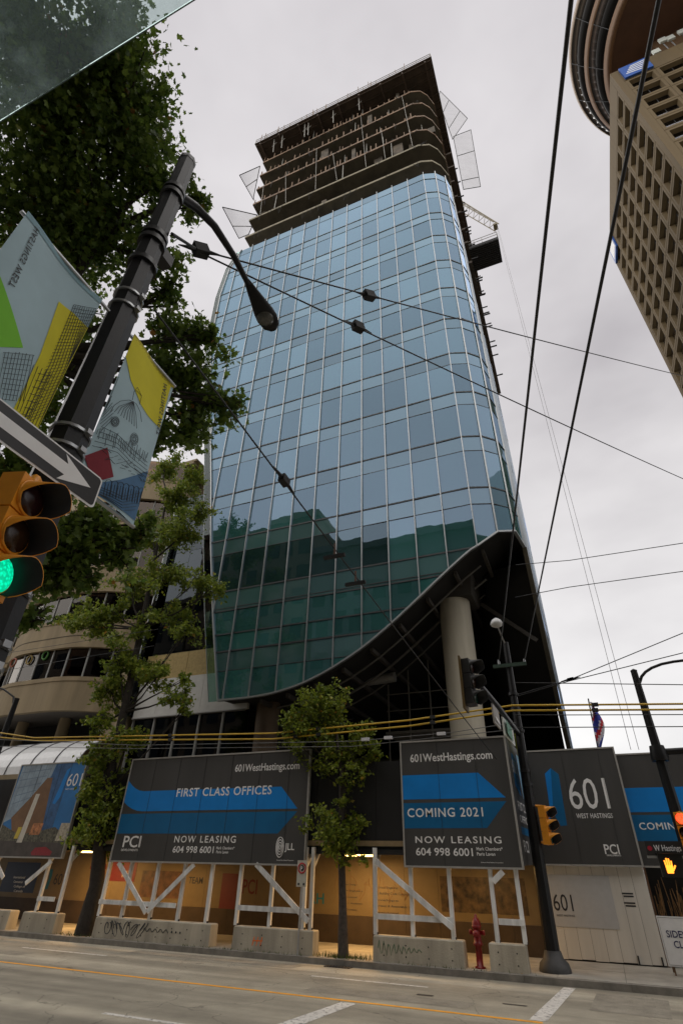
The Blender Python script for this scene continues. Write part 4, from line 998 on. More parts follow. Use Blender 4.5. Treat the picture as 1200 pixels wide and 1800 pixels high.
lf([(.24, .18), (.3, .18), (.32, .3), (.26, .3)], mat('print_yellow', (0.55, 0.42, 0.05), 0.5), .009)
lf([(.85, .16), (.99, .16), (1, .34), (.88, .34)], mat('print_stone', (0.40, 0.36, 0.28), 0.5, var=0.5, scale=8), .009)
lf([(.56, .04), (.6, .09), (.75, .1), (.86, .05), (.84, .015), (.58, .015)], mat('print_red_car', (0.25, 0.02, 0.03), 0.4), .009)
lf([(.66, .55), (.74, .92), (.79, .95), (.75, .62), (.70, .54)], M_bblue, .007)
text_px(lb, '601', M_btxt, (116, 1382), (141, 1381), (117, 1360), BBY, off=.012); text_px(lb, 'WEST HASTINGS', M_btxt, (115, 1388), (134, 1388), (115, 1386), BBY, off=.012)

# --- walkway: roof deck, black fascia, back hoarding
wk = thing('covered_walkway', (-12, 20.5, 0.15), 'dark timber roofed walkway behind the billboards', 'walkway')
M_blkp = mat('black_ply', (0.012, 0.012, 0.013), 0.6, var=0.25, scale=0.9)
MB().box(-30, -2.3, 18.95, 22.25, 2.95, 3.1).build('roof_deck', mat('walkway_ceiling_ply', (0.30, 0.22, 0.12), 0.7, var=0.2), wk)
for i in range(12):
    x0 = -28.7 + i * 2.2
    MB().box(x0 + 0.006, min(x0 + 2.194, -2.3), 19.0, 19.06, 2.86, 5.45).build('fascia_sheet', M_blkp, wk)
MB().box(-30, -2.3, 18.9, 19.05, 2.72, 2.86).build('header_beam', M_blkp, wk)
for i in range(10):
    x = -27.8 + i * 2.8
    MB().box(x, x + 0.1, 19.06, 22.2, 2.75, 2.95).build('joist', mat('joist_timber', (0.32, 0.24, 0.14), 0.7, var=0.2), wk)
# lit tubes under the roof
M_tube = mat('warm_tube', (1, 0.8, 0.4), emit=(1.0, 0.60, 0.18), estr=4.0, var=0)
def strip_light(px, y, z, L, i, power=62):
    x = px; o = thing('strip_light', (x, y, z), ['warm strip light under the walkway roof behind the street tree at left', 'hidden strip light under the wide billboard', 'strip light at the right end of the wide billboard', 'warm strip light in the gap behind the small tree', 'strip light under the corner billboard'][i], 'light', 'walkway strip lights')
    MB().box(x - L / 2, x + L / 2, y - 0.09, y + 0.09, z, z + 0.07).build('housing', M_wtim, o)
    MB().tube([(x - L / 2 + 0.03, y, z - 0.03), (x + L / 2 - 0.03, y, z - 0.03)], 0.03, 8).build('tube', M_tube, o)
    ld = bpy.data.lights.new('strip_glow', 'AREA'); ld.shape = 'RECTANGLE'; ld.size = L; ld.size_y = 0.12; ld.energy = power; ld.color = (1.0, 0.58, 0.22)
    lo = bpy.data.objects.new('strip_glow', ld); col.objects.link(lo); lo.parent = o; lo.location = (0, 0, -0.08)
q = onY((630, 1502), 20.6); strip_light(q.x, 20.6, q.z, 1.2, 3)
q = onY((158, 1496), 20.6); strip_light(q.x, 20.6, q.z, 1.15, 0)
strip_light(-16.4, 20.6, 2.55, 1.2, 1, 30); strip_light(-3.9, 20.6, 2.6, 1.2, 4, 16)
HY = 22.3
hw = thing('plywood_hoarding', (-14, HY, 0.15), 'cream plywood hoarding with company logos at the back of the walkway', 'hoarding')
M_cream = mat('cream_ply', (0.165, 0.12, 0.058), 0.6, var=0.12, scale=2)
M_dado = mat('dark_brown_ply', (0.05, 0.033, 0.02), 0.7, var=0.25, scale=2)
for i in range(23):
    x0 = -30 + i * 1.22
    MB().box(x0 + 0.004, x0 + 1.216, HY, HY + 0.05, 0.95, 3.1).build('plywood_sheet', M_cream, hw)
    MB().box(x0 + 0.004, x0 + 1.216, HY - 0.012, HY + 0.05, 0.15, 0.945).build('dado_sheet', M_dado, hw)
M_prt = mat('print_dark', (0.03, 0.03, 0.035), 0.6, var=0.2); M_red = mat('print_red', (0.13, 0.012, 0.01), 0.5, var=0.1); M_teal = mat('print_teal', (0.01, 0.14, 0.20), 0.5)
def hflat(pa, pb, material, off=.004): x0, x1, z0, z1 = px_rect(pa, pb, HY); return flat(hw, [(x0, z0), (x1, z0), (x1, z1), (x0, z1)], material, HY, off)
hflat((200, 1515), (236, 1550), M_red); hflat((252, 1530), (318, 1580), mat('print_photo', (0.10, 0.05, 0.025), 0.5, var=0.8, scale=3)); hflat((392, 1535), (412, 1600), M_red)
hflat((772, 1540), (930, 1610), mat('print_night_street', (0.07, 0.045, 0.02), 0.5, var=0.95, scale=4))
hflat((15, 1515), (58, 1570), mat('print_navy', (0.006, 0.02, 0.07), 0.5))
text_px(hw, 'TEAM', M_prt, (331, 1553), (356, 1553), (331, 1541), HY)
text_px(hw, 'PCI', M_red, (425, 1571), (451, 1571), (425, 1545), HY); text_px(hw, 'RH', M_teal, (543, 1588), (569, 1588), (543, 1569), HY)
text_px(hw, 'REDCOR', M_red, (160, 1545), (184, 1545), (160, 1530), HY); text_px(hw, 'HH', mat('print_pale', (0.5, 0.4, 0.3), 0.6), (214, 1542), (232, 1542), (214, 1530), HY, off=.008)
q = onY((172, 1550), HY); flat(hw, [(q.x - 0.42, q.z - 0.1), (q.x + 0.42, q.z - 0.1), (q.x + 0.36, q.z + 0.08), (q.x - 0.36, q.z + 0.08)], M_prt, HY)
q = onY((172, 1530), HY); flat(hw, [(q.x + 0.5 * math.cos(a), q.z + 0.05 + 0.35 * math.sin(a)) for a in [i * math.pi / 10 for i in range(11)]], M_red, HY)
for r, tx in enumerate(('Electrical Engineer', 'GHL Building Code Consultants', 'Envelope', 'Morrison & Associates Ltd', 'Geotechnical')):
    text_px(hw, tx, M_prt, (655, 1562 + r * 11), (700 + (r % 2) * 26, 1562 + r * 11), (655, 1557.5 + r * 11 - (r % 2)), HY)
for r, tx in enumerate(('Interior Design', 'MCW Engineers', 'Legal Counsel', 'Smith + Andersen', 'LMDG Consultants')):
    text_px(hw, tx, M_prt, (597, 1556 + r * 11), (627 + (r % 2) * 10, 1556 + r * 11), (597, 1552.5 + r * 11), HY)
text_px(hw, '601', M_prt, (93, 1555), (112, 1555), (94, 1535), HY); flat(hw, pxs([(78, 1563), (84, 1563), (92, 1540), (94, 1528), (89, 1528), (86, 1545)], HY), M_teal, HY)
for r in range(4): text_px(hw, ('International', 'Commercial', 'College of', 'Canada')[r], M_btxt, (24, 1544 + r * 8), (44 - (r % 2) * 4, 1544 + r * 8), (24, 1539.5 + r * 8), HY, off=.008)
sq = MB(); q = onY((590, 1560), HY); pts = []
for i in range(70): pts.append((q.x + i * 0.045 + random.uniform(-0.1, 0.1), HY - 0.006, q.z + 0.25 * math.sin(i * 0.5) + 0.15 * math.sin(i * 1.3)))
sq.tube(pts, 0.007, 4); sq.build('marker_scrawl', mat('scrawl_brown', (0.2, 0.1, 0.04), 0.6), hw)

# --- concrete barriers and the white timber frames standing on them
BY0, BY1 = 18.52, 18.98
bar_px = [((-60, 11), 'concrete barrier cut off by the left edge of the picture'), ((33, 93), 'short bare concrete barrier left of the big street tree'), ((162, 367), 'long concrete barrier with black graffiti scribble'),
          ((407, 549), 'concrete barrier with small orange spray mark beside the small tree'), ((655, 816), 'concrete barrier with faint green graffiti right of the small tree'), ((861, 928), 'short concrete barrier between red hydrant and black pole')]
BARX = []
for (pa, pb), lab in bar_px:
    ya = 1604 + 0.088 * (pa - 162); yb = 1604 + 0.088 * (pb - 162)
    x0 = onY((pa, 1640 + 0.08 * (pa - 162)), BY0).x; x1 = onY((pb, 1640 + 0.08 * (pb - 162)), BY0).x; BARX.append((x0, x1))
    o = thing('concrete_barrier', ((x0 + x1) / 2, 18.75, 0.15), lab, 'barrier', 'concrete barriers along the kerb')
    z1 = 0.74; mb = MB(); h = 0.03
    mb.hexa([(x0, BY0, 0.15), (x1, BY0, 0.15), (x1, BY1, 0.15), (x0, BY1, 0.15), (x0 + .01, BY0 + 0.02, z1 - h), (x1 - .01, BY0 + 0.02, z1 - h), (x1 - .01, BY1 - 0.02, z1 - h), (x0 + .01, BY1 - 0.02, z1 - h)])
    mb.hexa([(x0 + .01, BY0 + .02, z1 - h), (x1 - .01, BY0 + .02, z1 - h), (x1 - .01, BY1 - .02, z1 - h), (x0 + .01, BY1 - .02, z1 - h), (x0 + .04, BY0 + .05, z1), (x1 - .04, BY0 + .05, z1), (x1 - .04, BY1 - .05, z1), (x0 + .04, BY1 - .05, z1)])
    mb.build('block', M_barr, o); n = max(2, int((x1 - x0) / 0.6))
    for k in range(n):
        for zz in (0.3, 0.55):
            x = x0 + (k + 0.5) * (x1 - x0) / n; MB().lathe([(0.018, 0), (0.018, 0.012)], (x, BY0 + 0.004 + 0.02 * (zz - .15) / .55, zz), axis=(0, -1, 0), n=8).build('tie_hole', M_blk, o)
    bar_o = o
    if 'black graffiti' in lab:
        for j in range(6):
            cxp = x0 + 0.55 + j * 0.3; g = MB(); g.tube([(cxp + (0.10 + 0.03 * (j % 3)) * math.cos(a + j) + 0.02 * a, BY0 + 0.01, 0.44 + (0.16 + 0.05 * (j % 2)) * math.sin(a)) for a in [i * 0.35 for i in range(24)]], 0.014, 4); g.build('graffiti_stroke', M_ink, o)
        g = MB(); g.tube([(x0 + 2.2 + i * 0.05, BY0 + 0.008, 0.47 + 0.05 * math.sin(i * 1.4)) for i in range(22)], 0.011, 4); g.build('graffiti_stroke', M_ink, o)
        for i in range(3): MB().lathe([(0.03, 0), (0.03, 0.006)], (x0 + 3.4 + i * 0.17, BY0 + 0.004, 0.46), axis=(0, -1, 0), n=8).build('graffiti_dot', M_ink, o)
    if 'orange' in lab:
        for i in range(3): MB().bar((x0 + 0.75 + i * .14, BY0 + .006, 0.28), (x0 + 0.8 + i * .14, BY0 + .012, 0.5), 0.03, 0.004, up=(0, 1, 0)).build('spray_mark', M_inko, o)
        MB().bar((x0 + 0.75, BY0 + .006, 0.4), (x0 + 1.1, BY0 + .01, 0.41), 0.03, 0.004, up=(0, 1, 0)).build('spray_mark', M_inko, o)
    if 'green' in lab:
        g = MB(); g.tube([(x0 + 0.15 + i * 0.045, BY0 + 0.01, 0.45 + 0.2 * math.sin(i * 1.9) * (1 - i / 34)) for i in range(30)], 0.009, 4); g.build('graffiti_stroke', M_inkg, o)
def frame(label, posts, rails, braces, y=18.75, ztop=2.9, zb=0.74):
    """posts: X list; rails: (xa, xb, z); braces: (xa, za, xb, zb)"""
    o = thing('timber_frame', (posts[0], y, zb), label, 'timber frame', 'white timber frames of the walkway')
    for x in posts:
        MB().box(x - 0.055, x + 0.055, y - 0.05, y + 0.06, zb, ztop).build('post', M_wtim, o)
        MB().box(x - 0.075, x + 0.075, y - 0.03, y + 0.045, zb - 0.0, zb + 0.05).build('post_shoe', M_blk, o)
        MB().bar((x + 0.02, y + 0.0, ztop - 0.55), (x + 0.02, y + 0.5, ztop - 0.05), 0.08, 0.08).build('knee_brace', M_wtim, o)
    for xa, xb, z in rails: MB().box(xa, xb, y - 0.09, y - 0.052, z - 0.07, z + 0.07).build('rail', M_wtim, o)
    for xa, za, xb, zb2 in braces: MB().bar((xa, y - 0.118, za), (xb, y - 0.118, zb2), 0.045, 0.15, up=(0, 0, 1)).build('brace', M_wtim, o)
    return o
def PX(px, py): return onY((px, py), 18.75).x
def PZ(px, py): return onY((px, py), 18.75).z
frame('white timber frame with V braces on the graffiti barrier', [PX(176, 1600), PX(215, 1605), PX(264, 1608), PX(312, 1614), PX(362, 1618)], [(PX(178, 1580), PX(312, 1588), 1.16)],
      [(PX(212, 1520), 2.35, PX(262, 1597), 0.92), (PX(345, 1520), 2.35, PX(264, 1595), 0.95)])
frame('white timber frame with one diagonal brace behind the no-stopping sign', [PX(415, 1620), PX(473, 1625), PX(532, 1632), PX(545, 1634)], [(PX(420, 1595), PX(545, 1600), 1.2)], [(PX(453, 1525), 2.4, PX(544, 1620), 0.95)])
frame('white timber frame with one long brace right of the small tree', [PX(660, 1638), PX(726, 1643), PX(797, 1646)], [(PX(662, 1608), PX(797, 1615), 1.17)], [(PX(662, 1503), 2.55, PX(797, 1625), 1.0)])
frame('short white timber frame beside the red hydrant', [PX(874, 1650), PX(922, 1652)], [(PX(876, 1615), PX(922, 1618), 1.2)], [(PX(866, 1540), 2.1, PX(884, 1527), 2.35)])
frame('white timber frame on the short barrier left of the street tree', [PX(67, 1590), PX(103, 1595)], [(PX(70, 1575), PX(100, 1577), 1.15)], [(PX(96, 1513), 2.35, PX(50, 1552), 1.6)])
frame('white timber frame at the left picture edge', [PX(-25, 1580), PX(-60, 1575)], [], [(PX(-5, 1510), 2.4, PX(10, 1545), 1.75)])
# black conduits strapped to the frames
for px in (369, 548): MB()
# --- white hoarding and 601 board at the right
wh = thing('white_hoarding', (-0.4, HY, 0.15), 'white board hoarding with small 601 sign behind the black pole', 'hoarding')
M_whb = mat('white_hoarding_paint', (0.62, 0.60, 0.55), 0.6, var=0.12, scale=1.5, streak=True)
for i in range(8):
    x0 = -2.0 + i * 0.385
    MB().box(x0 + 0.004, x0 + 0.381, HY - 0.1, HY - 0.05, 0.18 + 0.01 * (i % 3), 2.58).build('board', M_whb, wh)
MB().box(-2.0, 1.08, HY - 0.05, HY + 0.02, 0.15, 2.6).build('backing', M_blkp, wh)
WY = HY - 0.1
x0, x1, z0, z1 = px_rect((945, 1540), (1040, 1640), WY)
MB().box(x0, 0.02, WY - 0.012, WY - 0.002, z0 + 0.12, 2.33).build('sign_sheet', mat('pale_sign_sheet', (0.46, 0.47, 0.48), 0.5, var=0.05), wh)
text_px(wh, '601', M_prt, (974, 1601), (1008, 1601), (976, 1571), WY, off=.018); text_px(wh, 'WEST HASTINGS', M_prt, (978, 1611), (1010, 1611), (978, 1607), WY, off=.018)
flat(wh, pxs([(961, 1616), (969, 1616), (965, 1570), (958, 1562)], WY), M_bblue, WY, .018)
for i in range(4): MB().box(0.30 + 0.03 * (i % 2), 0.62, WY - 0.006, WY - 0.003, 1.86 - 0.07 * i - (0.1 if i > 1 else 0), 1.90 - 0.07 * i - (0.1 if i > 1 else 0)).build('sticker', M_prt, wh)
for x in (0.35, 0.98): MB().box(x - 0.02, x + 0.02, WY - 0.03, WY - 0.002, 0.16, 0.38).build('bracket', M_blk, wh)
b6 = board('billboard', 'grey billboard with blue tower emblem and large 601', -1.9, 1.06, 2.62, 6.05, HY - 0.25, th=0.2)
B6 = HY - 0.25
flat(b6, pxs([(957, 1360), (967, 1350), (972, 1430), (960, 1452), (952, 1452), (966, 1425), (964, 1410)], B6), M_bblue, B6)
flat(b6, pxs([(967, 1350), (981, 1361), (996, 1451), (985, 1452), (972, 1430)], B6), M_bblue2, B6)
text_px(b6, '601', M_btxt, (1004, 1422), (1073, 1421), (1007, 1368), B6); text_px(b6, 'WEST HASTINGS', M_btxt, (1013, 1438), (1077, 1438), (1013, 1430), B6, 1.1)
text_px(b6, 'PCI', M_btxt, (1063, 1501), (1089, 1501), (1064, 1484), B6); text_px(b6, 'DEVELOPMENTS', M_btxt, (1066, 1505), (1091, 1505), (1066, 1502), B6)
b7 = board('billboard', 'grey billboard with blue stripes reading coming behind the right hand pole', 1.13, 6.0, 2.62, 5.85, HY, th=0.15)
flat(b7, [(1.13, 4.82), (6, 4.82), (6, 4.1), (1.13, 4.1)], M_bblue, HY); flat(b7, [(1.13, 4.02), (6, 4.02), (6, 3.28), (1.13, 3.28)], M_bblue2, HY)
text_px(b7, 'COMING 2021', M_btxt, (1124, 1458), (1248, 1458), (1125, 1446), HY, 1.12)
# dark mesh fence with bare stalks behind
fn = thing('mesh_fence', (3, HY + 0.1, 0.15), 'dark fence with dry stalks under the coming billboard', 'fence')
MB().box(1.12, 6.0, HY + 0.5, HY + 0.55, 0.15, 2.6).build('backing', M_blkp, fn)
M_stalk = mat('dry_stalk', (0.26, 0.14, 0.05), 0.6, var=0.5, scale=5)
mb = MB()
for i in range(150):
    x = random.uniform(1.15, 3.2); z = random.uniform(0.2, 1.5); mb.tube([(x, HY + random.uniform(0.1, 0.4), z), (x + random.uniform(-.12, .12), HY + random.uniform(0.1, 0.4), z + random.uniform(0.4, 1.1))], 0.012, 4)
mb.build('dry_stalks', M_stalk, fn, kind='stuff')
MB().box(1.09, 1.15, HY - 0.02, HY + 0.1, 0.15, 2.6).build('post', mat('rusty_post', (0.14, 0.07, 0.035), 0.8, var=0.3), fn)
sgn = thing('sidewalk_closed_sign', (1.6, 20.5, 0.15), 'white sign with dark lettering SIDEWALK CLOSED cut off by the right edge', 'sign')
MB().box(1.02, 2.25, 20.5, 20.53, 0.34, 1.42).build('panel', mat('sign_white', (0.85, 0.85, 0.85), 0.5, var=0.05), sgn)
for a in ((1.05, 2.22, 1.385, 1.39), (1.05, 2.22, 0.37, 0.375), (1.05, 1.055, .375, 1.385)): MB().box(a[0], a[1], 20.494, 20.498, a[2], a[3]).build('border_line', M_prt, sgn)
text_fit(sgn, 'SIDEWALK', mat('sign_navy', (0.012, 0.012, 0.10), 0.5, var=0), (1.17, 20.492, 0.96), (1, 0, 0), (0, 0, 1), 0.95, 0.15); text_fit(sgn, 'CLOSED', MATS['sign_navy'], (1.29, 20.492, 0.74), (1, 0, 0), (0, 0, 1), 0.7, 0.15)
for x in (1.15, 2.1): MB().bar((x, 20.55, 0.15), (x, 20.55, 1.4), 0.04, 0.04, up=(0, 1, 0)).build('leg', M_timber, sgn); MB().bar((x, 20.55, 1.2), (x, 21.1, 0.17), 0.04, 0.04).build('prop', M_timber, sgn)

# --- fire hydrant
M_hyd = mat('hydrant_red', (0.21, 0.006, 0.006), 0.4, var=0.2, scale=8)
hx, hy = -3.7, 18.85
hd = thing('fire_hydrant', (hx, hy, 0.15), 'red fire hydrant standing between two concrete barriers', 'hydrant')
MB().lathe([(0.14, 0.15), (0.14, 0.19), (0.09, 0.2), (0.088, 0.62), (0.13, 0.64), (0.13, 0.69), (0.105, 0.71), (0.105, 1.0), (0.135, 1.02), (0.135, 1.07), (0.11, 1.1)], (hx, hy, 0), n=18).build('barrel', M_hyd, hd)
MB().lathe([(0.125, 1.1), (0.11, 1.17), (0.07, 1.24), (0.035, 1.26), (0.035, 1.32), (0.02, 1.33)], (hx, hy, 0), n=14).build('bonnet', M_hyd, hd)
for d in ((-1, 0, 0), (1, 0, 0)): MB().lathe([(0.05, 0.08), (0.05, 0.16), (0.062, 0.16), (0.062, 0.21), (0.03, 0.22)], (hx, hy, 0.92), axis=d, n=10).build('side_outlet', M_hyd, hd)
MB().lathe([(0.075, 0.08), (0.075, 0.17), (0.09, 0.17), (0.09, 0.22), (0.03, 0.24)], (hx, hy, 0.9), axis=(0, -1, 0), n=12).build('front_outlet', M_hyd, hd)
# --- no stopping sign
ns = thing('no_stopping_sign', (PX(527, 1690), 18.45, 0.15), 'small round red and white no stopping sign on a grey post', 'sign')
nx = onY((527, 1600), 18.45).x; nz_ = onY((533, 1536), 18.42).z
MB().tube([(nx, 18.45, 0.145), (nx + 0.02, 18.45, nz_ + 0.3)], 0.03, 8).build('post', M_steel, ns)
MB().box(nx - 0.15, nx + 0.19, 18.40, 18.42, nz_ - 0.34, nz_ + 0.36).build('plate', mat('sign_cream', (0.5, 0.5, 0.44), 0.5, var=0.05), ns)
mb = MB(); mb.tube([(nx + .02 + 0.13 * math.cos(a), 18.396, nz_ + 0.15 + 0.13 * math.sin(a)) for a in [i * math.pi / 10 for i in range(21)]], 0.022, 6); mb.build('red_ring', mat('sign_red', (0.45, 0.02, 0.03), 0.5, var=0), ns)
MB().lathe([(0.08, 0), (0.08, 0.006)], (nx + .02, 18.399, nz_ + .15), axis=(0, -1, 0), n=10).build('emblem', M_prt, ns)
text_fit(ns, 'P', M_btxt, (nx - .02, 18.388, nz_ + .09), (1, 0, 0), (0, 0, 1), 0.07, 0.11)
for i in range(2): MB().box(nx - 0.1 + i * .18, nx - 0.04 + i * .18, 18.392, 18.398, nz_ - 0.3, nz_ - 0.24).build('print_mark', M_prt, ns)

# ------------------------------------------------------------------ mid pole with mast arm, signals, lamp and street signs
M_dkgreen = mat('dark_green_bracket', (0.02, 0.045, 0.03), 0.6)
M_lensd = mat('dark_lens', (0.03, 0.01, 0.01), 0.3, var=0)
PXM, PYM = -1.78, 19.35
mp_ = thing('signal_pole', (PXM, PYM, 0.15), 'black pole with a mast arm and a yellow traffic signal by the corner billboard', 'pole')
MB().tube([(PXM - 0.02, PYM, 0.15), (PXM, PYM, 3), (PXM + 0.05, PYM, 9.3)], [0.2, 0.17, 0.10], 10, smooth=False).build('shaft', M_poleblk, mp_)
MB().lathe([(0.42, 0.15), (0.42, 0.2), (0.38, 0.34), (0.27, 0.44), (0.22, 0.6)], (PXM - 0.02, PYM, 0), n=12).build('base_skirt', mat('cast_base', (0.05, 0.05, 0.05), 0.6, var=0.2), mp_)
for z in (4.6, 5.0, 6.2, 6.9, 7.4): MB().lathe([(0.17, 0), (0.17, 0.08)], (PXM + 0.03, PYM, z), n=12).build('band', M_black, mp_)
arm0 = Vector((PXM, PYM, 6.15)); arm1 = onY((820, 1176), 12.3)
MB().tube([arm0, arm0.lerp(arm1, 0.5) + Vector((0, 0, 0.05)), arm1], [0.09, 0.075, 0.055], 8).build('mast_arm', M_poleblk, mp_)
def head(par, c, fwd, house, lit=None, s=1.0, cols=None, door=None):
    """three-lens signal head, top of the housing at c; fwd = the way it faces"""
    f = Vector(fwd).normalized(); sdv = f.cross(Vector((0, 0, 1))).normalized(); up = Vector((0, 0, 1)); c = Vector(c)
    w, h, d = 0.34 * s, 1.05 * s, 0.2 * s
    def P(a, b, z): return c + sdv * a + f * b + up * z
    hs = MB(); g = 0.03 * s
    for k in range(3):
        z1, z0 = -k * 0.35 * s - 0.008 * s, -(k + 1) * 0.35 * s + 0.008 * s
        hs.hexa([P(-w / 2, -d, z0), P(w / 2, -d, z0), P(w / 2, 0, z0), P(-w / 2, 0, z0), P(-w / 2, -d, z1), P(w / 2, -d, z1), P(w / 2, 0, z1), P(-w / 2, 0, z1)])
    for k in range(2):
        z = -(k + 1) * 0.35 * s; hs.hexa([P(-w / 2 + g, -d + g, z - 0.02 * s), P(w / 2 - g, -d + g, z - 0.02 * s), P(w / 2 - g, -g, z - 0.02 * s), P(-w / 2 + g, -g, z - 0.02 * s), P(-w / 2 + g, -d + g, z + 0.02 * s), P(w / 2 - g, -d + g, z + 0.02 * s), P(w / 2 - g, -g, z + 0.02 * s), P(-w / 2 + g, -g, z + 0.02 * s)])
    ho = hs.build('housing', house, par)
    cl = cols or ((0.10, 0.008, 0.006), (0.16, 0.05, 0.004), (0.0, 0.05, 0.03))
    for k in range(3):
        z = -(k + 0.5) * 0.35 * s; cen = P(0, 0.004, z)
        on = lit and lit[0] == k
        lm = mat('lit_lens_%d_%s' % (k, par.name), lit[1], emit=lit[1], estr=lit[2], var=0) if on else mat('unlit_lens_%d' % k, cl[k], 0.25, var=0.15, scale=60)
        if on and not lm.get('pat'):
            lm['pat'] = 1; nn = lm.node_tree.nodes; ll_ = lm.node_tree.links; g_n = nn.new('ShaderNodeNewGeometry'); vo_ = nn.new('ShaderNodeTexVoronoi'); vo_.inputs['Scale'].default_value = 55
            ll_.new(g_n.outputs['Position'], vo_.inputs['Vector']); mr_ = nn.new('ShaderNodeMapRange'); mr_.inputs[1].default_value = 0.1; mr_.inputs[2].default_value = 0.6; mr_.inputs[3].default_value = lit[2] * 1.25; mr_.inputs[4].default_value = lit[2] * 0.45
            ll_.new(vo_.outputs['Distance'], mr_.inputs[0]); ll_.new(mr_.outputs[0], nn['Principled BSDF'].inputs['Emission Strength'])
        MB().lathe([(0.145 * s, 0), (0.14 * s, 0.02 * s), (0.10 * s, 0.04 * s), (0.03 * s, 0.055 * s)], cen, axis=f, n=20).build('lens', lm, par)
        # bezel ring
        bz = MB(); bz.tube([cen + sdv * (0.152 * s * math.cos(a)) + up * (0.152 * s * math.sin(a)) for a in [i * math.pi / 12 for i in range(25)]], 0.014 * s, 6); bz.build('bezel', house, par)
        # visor: open-bottom tunnel, longer at the top
        n = 20; out = []; inn = []; vs = []
        for i in range(n + 1):
            a = R_(-40) + (R_(275)) * i / n; L = 0.27 * s * max(0.12, min(1.0, 0.55 + 0.6 * math.sin(a) - 0.45 * math.cos(a)))
            for rr, ll in ((0.158, 0.0), (0.158, L), (0.150, L), (0.150, 0.0)):
                vs.append(cen + sdv * (rr * s * math.cos(a)) + up * (rr * s * math.sin(a)) + f * (ll if ll == 0 else ll) + up * (-0.03 * s * (1 if ll else 0)))
        fs = [(i * 4 + j, (i + 1) * 4 + j, (i + 1) * 4 + (j + 1) % 4, i * 4 + (j + 1) % 4) for i in range(n) for j in range(3)]
        vb = MB(); vb.add(vs, fs, True); vo = vb.build('visor', house, par)
        vo.data.materials.append(M_blk)
        for p in vo.data.polygons:
            if p.index % 3 == 2: p.material_index = 1
    return ho
sh = thing('overhead_signal', arm1, 'black three-lens traffic signal hanging at the end of the mast arm', 'traffic signal', 'traffic signals')
head(sh, arm1 + Vector((0.12, -0.1, 0.18)), (1, -0.15, 0), mat('black_signal', (0.02, 0.02, 0.02), 0.5), s=0.98, cols=((0.02, 0.004, 0.004), (0.03, 0.012, 0.003), (0.0, 0.02, 0.014)))
MB().box(arm1.x - 0.12, arm1.x - 0.08, arm1.y - 0.35, arm1.y + 0.15, arm1.z - 0.95, arm1.z + 0.22).build('backplate', mat('backplate_yellow_edge', (0.10, 0.06, 0.01), 0.6), sh)
s2 = thing('corner_signal', (PXM + 0.5, PYM - 0.1, 3.4), 'yellow traffic signal on brackets at the side of the corner pole', 'traffic signal', 'traffic signals')
q = onY((958, 1416), PYM); head(s2, (q.x + 0.0, PYM - 0.05, q.z), (1, -0.25, 0), M_yelsig, s=0.98)
for z in (q.z - 0.05, q.z - 1.0): MB().tube([(PXM + 0.05, PYM, z + 0.05), (q.x - 0.1, PYM - 0.05, z + 0.03), (q.x - 0.08, PYM - 0.05, z + (-0.03))], 0.035, 8).build('bracket', M_yelsig, s2)
# green street-name sign and a small white sign below the arm
ss = thing('street_name_sign', arm0.lerp(arm1, 0.35), 'green and white street name sign hung from the mast arm', 'sign')
a, b = arm0.lerp(arm1, 0.18), arm0.lerp(arm1, 0.42)
MB().hexa([(a.x - .02, a.y, a.z - .62), (a.x + .02, a.y, a.z - .62), (b.x + .02, b.y, b.z - .62), (b.x - .02, b.y, b.z - .62), (a.x - .02, a.y, a.z - .12), (a.x + .02, a.y, a.z - .12), (b.x + .02, b.y, b.z - .12), (b.x - .02, b.y, b.z - .12)]).build('panel', mat('sign_offwhite', (0.55, 0.58, 0.54), 0.5), ss)
MB().box(a.x + .021, a.x + .028, b.y + 0.1, a.y - 0.45, a.z - 0.56, a.z - 0.17).build('green_field', mat('sign_green', (0.01, 0.16, 0.08), 0.5), ss)
s3 = thing('arm_sign', arm0.lerp(arm1, 0.6), 'small pale regulatory sign hung from the mast arm near the signal', 'sign')
a, b = arm0.lerp(arm1, 0.5), arm0.lerp(arm1, 0.62)
MB().hexa([(a.x - .02, a.y, a.z - .6), (a.x + .02, a.y, a.z - .6), (b.x + .02, b.y, b.z - .6), (b.x - .02, b.y, b.z - .6), (a.x - .02, a.y, a.z - .1), (a.x + .02, a.y, a.z - .1), (b.x + .02, b.y, b.z - .1), (b.x - .02, b.y, b.z - .1)]).build('panel', mat('sign_greybrown', (0.28, 0.26, 0.24), 0.5, var=0.4, scale=9), s3)
MB().box(a.x + .021, a.x + .026, b.y + .1, a.y - .1, a.z - .5, a.z - .42).build('print_bar', M_btxt, s3)
# lamp on top
lm_ = thing('pole_lamp', (PXM, PYM, 9.3), 'small round grey lamp on a thin arm above the corner pole', 'street lamp')
q = onY((872, 1096), PYM - 0.9)
MB().tube([(PXM + 0.05, PYM, 9.2), (PXM + 0.0, PYM - 0.2, 9.35), tuple(q)], 0.03, 6).build('arm', M_steel, lm_)
MB().lathe([(0.05, 0.2), (0.16, 0.12), (0.22, 0.0), (0.2, -0.07), (0.1, -0.13)], q, n=16).build('bowl', mat('lamp_bowl', (0.55, 0.56, 0.56), 0.3), lm_)
# trolley bracket across the pole
for px in (): pass
br = MB(); qa, qb = onY((867, 1174), PYM), onY((926, 1172), PYM); br.box(qa.x, qb.x, PYM - 0.16, PYM - 0.1, qa.z - 0.06, qa.z + 0.06); br.build('cross_bracket', M_dkgreen, mp_)
